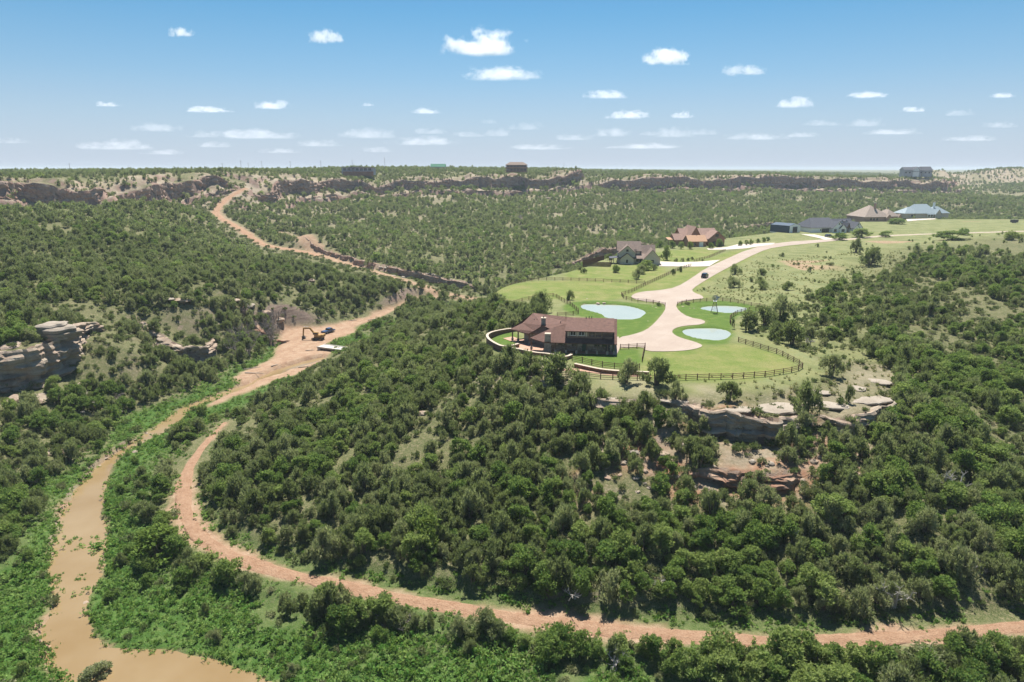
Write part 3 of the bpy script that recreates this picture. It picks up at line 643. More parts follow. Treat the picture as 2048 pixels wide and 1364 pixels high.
def plant(kind, x, y, s, name, label, cat, group=None, sz=None, z=None, leaf=None, var=None):
    v = (int(abs(x*13.7+y*7.3)) if var is None else var) % len(PROTO[kind]); crown, trunk = PROTO[kind][v]
    zz = float(height(x, y))-.08 if z is None else z
    root = thing(name, label, cat, (x, y, zz), (x*1.7+y*.9) % 6.28, group); root.scale = (s, s, s*(sz or 1.0))
    if crown is not None:
        c = link('crown' if kind != 'shrub' else 'foliage', crown, None, root)
        if leaf:
            c.data = crown.copy(); c.data.materials[0] = MATS[leaf]
    if trunk is not None: link('trunk' if kind not in ('shrub',) else 'stem', trunk, None, root)
    return root
# ------------------------------------------------------------------ where what grows
open_meadow = polyz([(1390,580),(1550,500),(1700,482),(2048,472),(2300,465),(2300,520),(2048,528),(1900,500),(1830,512),(1800,545),(1700,560),(1640,585),(1560,608),(1480,600)], 0.5)
ledge_open = polyz([(1060,735),(1150,752),(1340,760),(1600,755),(1650,730),(1620,690),(1720,695),(1800,735),(1790,800),(1600,824),(1450,818),(1250,795),(1150,775)], -.7)
spur_open = polyz([(860,640),(990,680),(1040,730),(1040,790),(960,830),(880,880),(850,850),(900,740)], -4)
bridge_view = polyz([(630,690),(700,686),(705,705),(690,722),(655,735),(625,728)], -16)
def fields(x, y):
    g = lambda F: gval(F, x, y)
    z = height(x, y); px, py, dep = project(x, y, z)
    d = np.full(x.shape, .92)
    clear = fbm(x, y, 22, 3, 71)
    rd = g(RD); far = y > 300
    d = d*np.where(far, sstep(-.62, -.02, clear+.15+.5*fbm(x, y, 7, 2, 72)), sstep(-.72, -.28, clear+.25*fbm(x, y, 6, 2, 70)))
    d = np.where((y > 150) & (y < 330) & (x < -20), d*.9, d)
    d = np.where((rd > 0) & (rd < 60), d*.7, d)
    d = np.where((rd <= 0) & (rd > -25), d*.5, d); d = np.where(rd <= -25, .55*sstep(-.5, .1, fbm(x, y, 60, 3, 73)+.15)+.1, d)
    d = np.where(g(SLOPE) > 1.25, d*.12, d)
    m = g(SD_plat); d = np.where(m < 3, 0, d)
    mead = in_poly(x, y, open_meadow); d = np.where(mead, .035, d)
    d = np.where(in_poly(x, y, ledge_open), .0, d)
    right = (x > 60) & (y > 150) & (y < 420) & (m > 3) & ~mead; d = np.where(right, d*.72*sstep(-.35, .15, fbm(x, y, 16, 3, 74)+.08), d)
    rlow = (x > 62) & (y > 100) & (y <= 150); d = np.where(rlow, d*(.3+.6*sstep(-.35, .1, fbm(x, y, 10, 3, 78)+.1)), d)
    floor = (z < -18.35) & (y < 420); d = np.where(floor, .02+.2*sstep(.25, .5, fbm(x, y, 12, 2, 75)), d)
    tr = g(D_track); d = np.where((tr < 9) & floor & (y < 125), np.maximum(d, .15), d)
    left_low = (x < -30) & (y < 165) & (z > -18) & (z < -4); d = np.where(left_low, d*.8, d)
    d = np.where((tr < 3.6) | (g(SD_creek) < 1.6) | (g(SD_sand) < 3.5) | (g(D_up) < 4.2) | (g(D_wash) < 5) | (g(SD_pool) < 4) | (g(D_grav) < 5), 0, d)
    dl, sd_, _ = pl_dist(x, y, cliffs[0][0][7:13]); d = np.where((dl < 4) & (sd_ > 0), d*.5, d)
    dl, sd_, _ = pl_dist(x, y, cliffs[2][0]); d = np.where((dl < 7) & (sd_ > 0), d*.2, np.where((dl < 4) & (sd_ <= 0), d*.4, d))
    dl, sd_, _ = pl_dist(x, y, cliffs[3][0]); d = np.where((dl < 5) & (sd_ > 0), d*.3, d)
    scr = in_poly(x, y, scree); d = np.where(scr, d*(.55+.3*sstep(-.1, .5, fbm(x, y, 9, 2, 79))), d)
    spur = in_poly(x, y, spur_open); d = np.where(spur, d*.35, d)
    d = np.where(in_poly(x, y, bridge_view), 0, d)
    return d, z, px, py, dep, rd, floor, right, mead
clear_px = [[(427,427),(455,392),(478,378),(490,380),(462,400),(443,425),(470,443),(520,476),(560,490),(600,497),(700,523),(800,543),(935,558),(935,568),(800,558),(690,538),(600,512),(540,503),(500,486),(450,450),(426,436)],
 [(1425,824),(1470,826),(1560,832),(1590,832),(1560,850),(1530,862),(1460,850)],[(1695,818),(1755,812),(1750,832),(1705,838)],
 [(520,752),(560,735),(650,708),(640,690),(692,690),(700,704),(660,716),(645,732),(590,748),(535,764)],[(0,690),(170,660),(180,700),(120,745),(60,785),(0,790)],[(300,615),(400,610),(405,655),(330,665)],[(1190,930),(1230,920),(1290,945),(1290,970),(1200,970)]]
def cleared(x, y, z, h):
    k = np.zeros(x.shape, bool)
    for f in (.35, .95):
        px, py, _ = project(x, y, z+h*f)
        for c in clear_px: k |= in_poly(px, py, c)
    return k
def jitter(x0, x1, y0, y1, c):
    gx, gy = np.meshgrid(np.arange(x0, x1, c), np.arange(y0, y1, c)); x = gx.ravel(); y = gy.ravel()
    return x+(rng.random(len(x))-.5)*c*.95, y+(rng.random(len(x))-.5)*c*.95
def in_view(x, y, mg=1.14): return np.abs(x) < np.maximum(y*.765*mg, 8)+12
X = []; Y = []
for a in ((-150, 190, 52, 165, 2.05), (-270, 290, 165, 300, 2.75), (-560, 640, 300, 990, 3.85), (430, 1300, 990, 1500, 6.0), (-1000, 440, 990, 2600, 11.), (430, 1500, 1500, 2600, 11.)):
    x, y = jitter(*a); k = in_view(x, y); X.append(x[k]); Y.append(y[k])
X = np.concatenate(X); Y = np.concatenate(Y)
dn, z, px, py, dep, rd, floor, right, mead = fields(X, Y)
k = rng.random(len(X)) < dn
X, Y, z, px, py, dep, rd, floor, right, mead = [a[k] for a in (X, Y, z, px, py, dep, rd, floor, right, mead)]
pl = np.full(len(X), .13); pl = np.where((Y < 118) & (z > -18.3), .30+.35*sstep(-9, -15, z), pl); pl = np.where(right, .45, pl); pl = np.where((X > 55) & (Y > 90) & (Y < 150), .5, pl); pl = np.where(floor, .72, pl); pl = np.where((X < -30) & (Y < 170), .5, pl); pl = np.where(rd < 0, .08, pl)
pl = pl*(.5+sstep(-.4, .4, fbm(X, Y, 26, 2, 77)))
leafy = rng.random(len(X)) < pl
sc = (.46+.68*rng.random(len(X))**1.5)*np.where(leafy, .98, 1.0)
sc = np.where(Y > 300, sc*1.15, sc); sc = np.where(rd < 0, sc*.85, sc); sc = np.where(mead, sc*.5, sc); sc = np.where(floor, sc*.78, sc); sc = np.where(right, sc*.9, sc); sc = np.where(rd < -200, sc*1.5, sc)
sv = np.c_[sc*(.9+.25*rng.random(len(X))), sc*(.9+.25*rng.random(len(X))), sc*(.8+.35*rng.random(len(X)))]
P = np.c_[X, Y, z-.1]
kp = ~cleared(X, Y, z, sc*3.8); X, Y, z, px, py, dep, rd, floor, right, mead, leafy, sc, sv, P = [a[kp] for a in (X, Y, z, px, py, dep, rd, floor, right, mead, leafy, sc, sv, P)]
infr = (px > -10) & (px < 2058) & (py > 320) & (py < 1400)
score = np.where(infr, sc/dep, 0)
def zone(x, y, zz, pxx, pyy):
    if y < 80: return 'beside the red dirt track'
    if pxx < 420 and y < 175: return 'on the left canyon side above the muddy creek'
    if pxx < 900 and y >= 165: return 'on the wooded slopes left of the muddy creek'
    if pxx > 1780 and y < 180: return 'on the wooded slope at the right edge'
    if pxx > 1400 and y >= 150: return 'right of the ponds and fenced lawn'
    if y > 150: return 'behind the ranch house'
    if pxx < 1000: return 'on the wooded slope left below the ranch house'
    return 'on the wooded slope below the sandstone ledge'
for kind, mask, nm_, lbl in (('juniper', ~leafy, 'juniper_tree', 'olive green bushy juniper'), ('leafy', leafy, 'broadleaf_tree', 'bright green leafy tree')):
    idx = np.where(mask)[0]; order = idx[np.argsort(-score[idx])]
    for n_, i in enumerate(order[:300]):
        zn = zone(X[i], Y[i], z[i], px[i], py[i])
        r = plant(kind, X[i], Y[i], sc[i], nm_, f'{lbl} {zn}', 'tree', f'{lbl}s {zn}', sv[i, 2]/sc[i])
    rest = order[300:]; near = rest[Y[rest] < 330]; farr = rest[Y[rest] >= 330]
    w = {'juniper': ('juniper_woodland', 'mass of olive green junipers covering the near canyon slopes', 'far_juniper_woodland', 'mass of small dark junipers on the far canyon wall and rim'),
         'leafy': ('broadleaf_woodland', 'mass of bright green leafy trees among the junipers', 'far_broadleaf_woodland', 'scattered lighter green trees on the far canyon slopes')}[kind]
    scatter(w[0], kind, 0, P[near], sv[near], w[1], 'woodland'); scatter(w[2], kind, 1, P[farr], sv[farr]*[1.08, 1.08, 1.0], w[3], 'woodland')
NT_COUNT = len(X)
# understorey shrubs
x, y = jitter(-170, 210, 50, 330, 1.75); k = in_view(x, y); x, y = x[k], y[k]
d2, z2, px2, py2, dep2, rd2, fl2, rt2, md2 = fields(x, y)
g = lambda F: gval(F, x, y)
ok = (g(D_track) > 2.9) & (g(SD_creek) > .8) & (g(SD_sand) > 1) & (g(SD_plat) > 2) & (g(SD_drive) > 2) & (g(D_grav) > 4)
pr = np.where(d2 > .3, .42, .40); pr = np.where(md2, .07*sstep(-.1, .4, fbm(x, y, 14, 2, 81)), pr); pr = np.where(in_poly(x, y, ledge_open), .22*sstep(-.3, .3, fbm(x, y, 6, 2, 82)), pr); pr = np.where(fl2, .13, pr)
pr = np.where((Y.max() > 0) & (g(D_track) < 6), .4, pr)
k = ok & (rng.random(len(x)) < pr)
xs2, ys2, zs2, px2, py2, dep2, fl2, md2 = [a[k] for a in (x, y, z2, px2, py2, dep2, fl2, md2)]
ss = (.75+1.0*rng.random(len(xs2))**2)*np.where(md2, 1.15, 1)
sv2 = np.c_[ss, ss, ss*(.7+.5*rng.random(len(ss)))]
vis = (px2 > 0) & (px2 < 2048) & (py2 < 1380)
open_bonus = np.where(md2 | in_poly(xs2, ys2, ledge_open) | (gval(D_track, xs2, ys2) < 6), 4., 1.)
order = np.argsort(-np.where(vis, ss/dep2*open_bonus, 0))
for i in order[:300]:
    zn = 'in the dry meadow right of the road' if md2[i] else 'on the bare sandstone ledge' if in_poly(xs2[i:i+1], ys2[i:i+1], ledge_open)[0] else zone(xs2[i], ys2[i], zs2[i], px2[i], py2[i])
    plant('shrub', xs2[i], ys2[i], ss[i], 'shrub', f'low rounded shrub {zn}', 'shrub', f'low shrubs {zn}', sv2[i, 2]/ss[i])
rest = order[300:]; scatter('undergrowth', 'shrub', 1, np.c_[xs2, ys2, zs2-.05][rest], sv2[rest], 'low green and straw coloured undergrowth between the trees', 'undergrowth')
# scrub beside the far dirt road and dry wash
x, y = jitter(-230, 60, 330, 580, 3.0); g = lambda F: gval(F, x, y)
k = ((g(D_up) < 26) | (g(D_wash) < 24)) & (g(D_up) > 4) & (g(D_wash) > 5) & (rng.random(len(x)) < .5); x, y = x[k], y[k]; s = .9+1.3*rng.random(len(x))
scatter('roadside_scrub', 'shrub', 1, np.c_[x, y, height(x, y)-.05], np.c_[s, s, s*.9], 'low scrub beside the dirt road climbing the far canyon side', 'undergrowth')
# creekside weeds and dry grass
x, y = jitter(-125, 60, 50, 300, .95); k = in_view(x, y, 1.05); x, y = x[k], y[k]; zz = height(x, y)
g = lambda F: gval(F, x, y)
ok = (zz < -17.2) & (g(SD_creek) > -.5) & (g(SD_sand) > .6) & (g(D_track) > 2.5) & (g(SD_pool) > .4) & (zz < -17.9+1.2*fbm(x, y, 10, 2, 84))
ok &= rng.random(len(x)) < np.where(y < 130, .96, .55)*sstep(-.85, -.5, fbm(x, y, 8, 2, 85))
x, y, zz = x[ok], y[ok], zz[ok]; s = (.7+.9*rng.random(len(x))**2)*(1+.45*fbm(x, y, 7, 2, 86))
scatter('creekside_weeds', 'weed', 1, np.c_[x, y, zz], np.c_[s, s, s*(.8+.6*rng.random(len(s)))], 'lush bright green weeds growing along both creek banks', 'weeds')
x, y = jitter(-110, 130, 60, 165, .8); d_ = gval(D_track, x, y); k = (d_ > .9) & (d_ < 4.6) & (rng.random(len(x)) < np.where(d_ < 1.7, .10, .5)*sstep(-.6, .2, fbm(x, y, 5, 2, 88))); x, y = x[k], y[k]; s = .5+.8*rng.random(len(x))**2
scatter('track_verge_weeds', 'weed', 1, np.c_[x, y, height(x, y)], np.c_[s, s, s], 'ragged weeds along the verges of the red dirt track', 'weeds')
x, y = jitter(30, 200, 112, 330, 1.5); k = in_view(x, y, 1.05); x, y = x[k], y[k]; zz = height(x, y); g = lambda F: gval(F, x, y)
ok = (in_poly(x, y, open_meadow) | in_poly(x, y, ledge_open) | ((g(SD_plat) > 0) & (g(SD_plat) < 25))) & (g(SD_drive) > 1.5) & (g(SD_pond) > 1) & (g(SD_lawn) > 1) & (rng.random(len(x)) < .5*sstep(-.5, .2, fbm(x, y, 9, 2, 87)))
x, y, zz = x[ok], y[ok], zz[ok]; s = .7+.7*rng.random(len(x))
scatter('meadow_grass', 'tuft', 1, np.c_[x, y, zz], np.c_[s, s, s*.8], 'straw coloured grass tufts in the open meadow and on the ledge', 'grass')
print('trees', NT_COUNT, 'shrubs', len(xs2))
# ------------------------------------------------------------------ rock
def rockmat(name, lo, mid, hi, redf=0.):
    t = NT(name, .95, .1)
    p = t.sep(t.pos()); v = t.n('CombineXYZ'); t.l(t.math('MULTIPLY', p[0], .12), v.inputs[0]); t.l(t.math('MULTIPLY', p[1], .12), v.inputs[1]); t.l(t.math('MULTIPLY', p[2], 1.6), v.inputs[2])
    s = t.noise(1., 6, v.outputs[0], .7); n = t.noise(.9, 6, None, .65); f = t.noise(5, 5, None, .7)
    c = t.ramp(s, [(.25, lo), (.45, mid), (.6, hi), (.75, mid)])
    c = t.mix(t.range(n, .35, .7, 0, .6), c, t.ramp(n, [(.35, lo), (.7, hi)])); c = t.mix(.3, c, t.ramp(f, [(.3, tuple(a*.45 for a in lo)), (.65, hi)]))
    if redf: c = t.mix(t.range(t.noise(.35, 4), .4, .65, 0, redf), c, (.30, .135, .085, 1))
    t.color(c); t.bump(t.math('ADD', s, t.math('MULTIPLY', f, .6)), .7, .25); MATS[name] = t.m
rockmat('sandstone', (.19, .15, .115), (.33, .27, .205), (.44, .37, .29), .25)
rockmat('red_rock', (.19, .10, .07), (.32, .19, .13), (.43, .32, .23), .6)
rockmat('pale_rock', (.20, .165, .13), (.30, .255, .205), (.39, .34, .28))
rockmat('rubble', (.20, .155, .12), (.31, .25, .19), (.39, .33, .26), .3)
def ledge(name, pts, H, mat, seed, inset=4.0, amp=.9, up=.12, drop=.8, lip=.8, step=.55, M=20, reach=3.0, jg=1.):
    """a banded rock face along a line, low side right of travel"""
    pts = smooth_poly(np.c_[pts, H], 2, False); seg = np.r_[0, np.cumsum(np.linalg.norm(np.diff(pts[:, :2], axis=0), axis=1))]
    n = max(8, int(seg[-1]/step)); q = np.linspace(0, seg[-1], n)
    L = np.c_[np.interp(q, seg, pts[:, 0]), np.interp(q, seg, pts[:, 1])]; h = np.interp(q, seg, pts[:, 2])
    T = np.gradient(L, axis=0); T /= np.linalg.norm(T, axis=1)[:, None]; N = np.c_[T[:, 1], -T[:, 0]]
    tap = sstep(0, 2., h)
    jag = (fbm(q, q*0, 6*jg, 4, seed)*1.6+fbm(q, q*0+50, 1.6*jg, 2, seed+1)*.5)*jg
    blocks = (vnoise(np.floor(q/2.7+fbm(q, q*0, 5, 2, seed+5)), q*0, seed+9)-.5)*2.3
    top = height(*(L-N*2.2).T)+up; bot = height(*(L+N*reach).T)-drop
    top = np.maximum(top, bot+1.0)
    rows = []
    for d in (inset, inset*.7, inset*.45, inset*.22):
        w = (inset-d)/inset; P = L-N*(d*(.6+.6*vnoise(q/4, q*0, seed+3)))[:, None]+N*((jag+blocks)*.8*w*tap)[:, None]
        z = height(P[:, 0], P[:, 1])+(up+.28*fbm(P[:, 0], P[:, 1], 2.5, 2, seed+4))*w*tap - (1-w)*.12-(1-tap)*.5
        z = np.floor(z/.22+fbm(P[:, 0], P[:, 1], 4, 2, seed)*.6)*.22*.7+z*.3 - (1-w)*.15; rows.append(np.c_[P, z])
    for k in range(M+1):
        v = k/M; z = top*(1-v)+bot*v
        lay = np.floor(z*1.25+fbm(q, q*0, 9, 2, seed+6)*.8)
        o = (vnoise(lay*.97+.5, q/7, seed+7)-.5)*2*amp + (vnoise(np.floor(z*3.1+.3*fbm(q, q*0, 5, 2, seed)), q/2.2, seed+8)-.5)*.8*amp + fbm(q, z*1.5, 1.3, 2, seed+2)*.22
        o = lip+o*(.35+.65*min(1, v*3)) + .9*v*v - (.35 if k == 0 else 0)
        P = L+N*((o+(jag+blocks)*.8)*tap)[:, None]-N*((1-tap)*.8)[:, None]; rows.append(np.c_[P, z-(1-tap)*1.0])
    V = np.stack(rows, 0).reshape(-1, 3)
    me = grid_mesh(name, V, n, len(rows), False); me.flip_normals()
    return tag(link(name, me, mat), kind='structure')
def boulder_mesh(seed, flat=.6, sub=2, strata=.12):
    bm = bmesh.new(); bmesh.ops.create_icosphere(bm, subdivisions=sub, radius=1.0); rg = np.random.default_rng(seed)
    planes = [(lambda v: v/np.linalg.norm(v))(rg.normal(size=3)) for _ in range(9)]; offs = .62+.3*rg.random(9)
    for v in bm.verts:
        p = np.array(v.co)
        for n_, o_ in zip(planes, offs):
            d = p@n_
            if d > o_: p = p-n_*(d-o_)
        p = p*(1+.10*math.sin(p[2]*14+seed)*strata*6)*[1, 1, flat]+rg.normal(size=3)*.02
        v.co = p
    me = bpy.data.meshes.new('boulder'); bm.to_mesh(me); bm.free(); return me
rockmat('rim_rock', (.24, .155, .12), (.37, .26, .205), (.47, .37, .285), .5)
BOULD = [boulder_mesh(900+i, .45+.09*(i % 5)) for i in range(9)]
for i, me in enumerate(BOULD): me.materials.append(MATS[('rubble', 'sandstone', 'pale_rock')[i % 3]])
for (c, nme, mt, sd, kw) in ((0, 'sandstone_ledge', 'sandstone', 11, dict(inset=4.0, amp=1.1)), (1, 'red_bank', 'red_rock', 23, dict(inset=1.0, amp=.9, up=-.1)), (2, 'creek_side_cliff', 'sandstone', 37, dict(inset=4.5, amp=1.5, lip=1.6)),
                             (3, 'canyon_bench_cliff', 'sandstone', 41, dict(inset=4.5, amp=1.1, lip=1.2)), (4, 'red_bench_cliff', 'red_rock', 53, dict(inset=3, amp=.8)), (5, 'inner_gorge_cliff', 'rim_rock', 61, dict(inset=3, amp=.6)), (6, 'wash_bank', 'rim_rock', 71, dict(inset=2, amp=.4))):
    ledge(nme, cliffs[c][0], cliffs[c][1], mt, sd, **kw)
# banded cliffs of the far rim, in runs, upper and lower band
_nr = len(rim)-6
for k, i0 in enumerate(range(0, min(_nr, 225), 25)):
    sl = slice(i0, min(i0+26, len(rim))); ed = np.r_[0, 1, np.ones(max(0, len(rim[sl])-4)), 1, 0][:len(rim[sl])] if False else np.ones(len(rim[sl]))
    ledge('rim_cliff', rim[sl], np.clip(rimH[sl]*.6, 2.5, 9), 'rim_rock', 200+k, inset=3, amp=1.3, up=.2, drop=.5, lip=.9, step=1.3, M=10, reach=3.4, jg=1.6)
_T = np.gradient(rim, axis=0); _T /= np.linalg.norm(_T, axis=1)[:, None]; _low = rim+np.c_[_T[:, 1], -_T[:, 0]]*(13+7*fbm(rim[:, 0], rim[:, 1], 90, 2, 23))[:, None]
_low = np.stack([np.convolve(np.pad(_low[:, i], 3, mode='edge'), np.ones(7)/7, 'valid') for i in (0, 1)], 1)
for k, i0 in enumerate(range(0, 225, 25)):
    ledge('rim_bench_cliff', _low[i0:i0+26], np.clip(rimH[i0:i0+26]*.35*(1+.8*fbm(_low[i0:i0+26, 0], _low[i0:i0+26, 1], 40, 2, 27)), .8, 6), 'rim_rock', 260+k, inset=2, amp=1.0, up=.1, drop=.5, lip=.8, step=1.5, M=8, reach=3.6, jg=1.6)
_rk = [0]
def rock(px, py, w, label, group=None, mesh=None, h=.8, cat='rock', d=None, name='boulder', sink=.25, rot=None):
    """w: width in photograph pixels"""
    p = hit(px, py) if d is None else Vector(at_d(px, py, d)); _, _, dep = project(*p); s = w*dep/FPX/2; _rk[0] += 1
    o = link(name, BOULD[_rk[0] % 9] if mesh is None else mesh, None, None, (p.x, p.y, float(height(p.x, p.y))-s*sink*.4), _rk[0]*1.3 if rot is None else rot); o.scale = (s, s*.8, s*h)
    return tag(o, label, cat, group)
# the domed rock over the creek: stacked weathered layers
def dome_rock():
    p = hit(100, 672); root = thing('domed_rock', 'big pale domed sandstone rock with layered base above the creek', 'rock', (p.x, p.y+1.5, float(height(p.x, p.y+1.5))-.6), .15)
    for k, (z, rx, ry, hh, ox) in enumerate(((-.9, 6.6, 4.8, 1.6, -.8), (.1, 6.0, 4.6, 1.4, 0), (1.0, 5.2, 4.0, 1.6, .3), (1.9, 3.9, 3.0, 1.5, -.2))):
        bm = bmesh.new(); bmesh.ops.create_icosphere(bm, subdivisions=4, radius=1.0)
        for v in bm.verts:
            x, y, zz = v.co; th = math.atan2(y, x); f = 1+.10*math.sin(2*th+k*1.7)+.07*math.sin(5*th+k)+.04*math.sin(9*th+2*k)
            s = abs(zz)**.75*math.copysign(1, zz)
            gro = .035*math.sin(zz*13+math.sin(2*th+k)*1.2)
            v.co = (ox+x*rx*(f+gro), y*ry*(f+gro), z+hh*(s*.62+.5)+.10*math.sin(x*7+k)+.14*x)
        me = bpy.data.meshes.new('layer'); bm.to_mesh(me); bm.free(); me.polygons.foreach_set('use_smooth', [True]*len(me.polygons)); link('layer', me, 'pale_rock' if k > 1 else 'sandstone', root)
dome_rock()
def slab_cap(px, py, w, label):
    p = hit(px, py); _, _, dep = project(*p); s = w*dep/FPX/2
    bm = bmesh.new(); bmesh.ops.create_icosphere(bm, subdivisions=3, radius=1.0); k = px*.37
    for v in bm.verts:
        x, y, zz = v.co; th = math.atan2(y, x); f = 1+.12*math.sin(2*th+k)+.09*math.sin(5*th+k*2)+.05*math.sin(9*th+k)
        lay = round(zz*2.5)/2.5*.6+zz*.4
        v.co = (x*s*f, y*s*.62*f, (abs(lay)**.6)*math.copysign(1, lay)*s*.085+.04*math.sin(x*6+k))
    me = bpy.data.meshes.new('sandstone_slab'); bm.to_mesh(me); bm.free()
    tag(link('sandstone_slab', me, 'pale_rock', None, (p.x, p.y, p.z+.05), (k % .8)-.4), label, 'rock', 'flat sandstone slabs on the mesa edge')
for a in ((1562,818,105,'wide flat pale sandstone slab at the middle of the ledge'),(1655,812,80,'flat sandstone slab right of the tall ledge juniper'),(1738,803,85,'smooth pale slab at the right corner of the ledge'),(1710,778,50,'small flat slab above the right ledge corner'),
          (1480,822,60,'long pale slab on the lip of the ledge left of the tall juniper'),(1215,800,62,'grey slab on the ledge below the ranch house path'),(1090,776,50,'brown slab below the house terrace'),(1345,806,55,'grey slab left of the leaning ledge tree'),(1640,785,45,'thin pale slab between ledge shrubs'),(1760,765,50,'broken pale slab on the bare right shoulder')): slab_cap(*a)
# boulders one can pick out
for a in ((1437,850,32,'tilted pale boulder fallen below the ledge'),(1268,905,26,'upright pale boulder on the slope below the house'),(1830,915,44,'pale block of rock among trees at right of slope'),(845,828,26,'smooth grey boulder left of the ranch house slope'),(905,843,20,'small pale boulder on the open slope'),(1060,770,40,'brown rock block under the terrace juniper'),
          (1330,910,24,'pale rock on the red scree'),(1100,985,18,'small rock in the trees below the scree'),(1706,945,24,'pale rock low on the right slope'),(865,705,16,'grey boulder in brush left of house'),(905,690,26,'cluster rock on the spur left of house'),(270,905,16,'pale stone on the left creek bank'),(172,1209,19,'white rounded rock at the creek edge'),
          (168,1006,18,'pale rock on the creek bank at the bend'),(75,1285,13,'white stone in the weeds lower left'),(190,945,16,'pale slab beside the creek upstream of the bend'),(1454,1352,26,'tan boulder in the weeds at the bottom edge'),(20,690,60,'cracked block at the foot of the left cliff'),(70,800,60,'pale rock rubble below the left cliff'),(150,790,50,'pale rock pile right of the left cliff'),
          (25,800,50,'reddish block below the left cliff'),(170,770,34,'tilted pale slab near the left cliff'),(190,800,40,'pale boulder on the left talus'),(110,905,44,'flat reddish rock among bushes at left'),(60,830,30,'pale rock on the left talus'),(20,880,34,'grey flat rock at the left edge'),(235,780,22,'tan boulder on the left wooded slope'),(275,775,26,'red tinted rock above the creek'),
          (1238,624,30,'low grassy rock island in the west pond')): rock(*a[:3], a[3], h=.7)
for px, py, w in ((1240,950,14),(1290,945,16),(1180,960,14),(1215,955,18),(1350,955,18),(1375,940,14),(1300,975,16),(1395,905,13),(1365,890,16),(1340,935,12),(1170,935,12),(1420,965,14),(1690,960,14),(1655,965,12),(1250,925,13),(1330,960,15),(1275,985,13)):
    rock(px, py, w, 'pale angular stone in the scree below the ledge', 'stones in the scree below the ledge')
for px, py, w in ((40,815,20),(85,790,22),(120,800,18),(55,775,24),(100,830,14),(130,815,16),(165,825,14),(20,840,18),(205,820,14),(35,905,16),(15,960,14),(75,770,18),(180,850,12),(10,785,26)):
    rock(px, py, w, 'pale broken stone in the talus under the left cliff', 'stones in the left talus')
for px, py, w in ((212,918,9),(222,925,8),(240,900,8),(250,895,9),(200,935,10),(180,955,9),(293,868,9),(160,1000,8),(270,880,7),(325,850,7),(155,985,10),(120,1020,8)):
    rock(px, py, w, 'small pale stone along the creek bank', 'stones along the creek bank')
for px, py, w in ((470,600,24),(500,610,30),(530,625,30),(560,640,26),(330,598,40),(365,600,50),(230,535,20),(195,535,16),(265,545,14),(545,530,24),(580,540,30),(620,560,26),(590,560,28),(510,565,30),(660,575,20),(400,535,12)):
    rock(px, py, w, 'flat pale outcrop rock on the wooded left slope', 'outcrop rocks on the left slope', h=.5)
rg_ = np.random.default_rng(31)
for k in range(60):
    px = rg_.uniform(600, 1880); py = rg_.uniform(372, 430); rock(px, py, rg_.uniform(6, 14), 'pale fallen block on the far canyon wall', 'blocks on the far canyon wall', h=.8)
for k in range(26):
    px = rg_.uniform(760, 935); py = 540+(px-760)*.13+rg_.uniform(-6, 10); rock(px, py, rg_.uniform(6, 14), 'reddish block on the bank of the dry wash', 'blocks on the dry wash bank', h=.8)
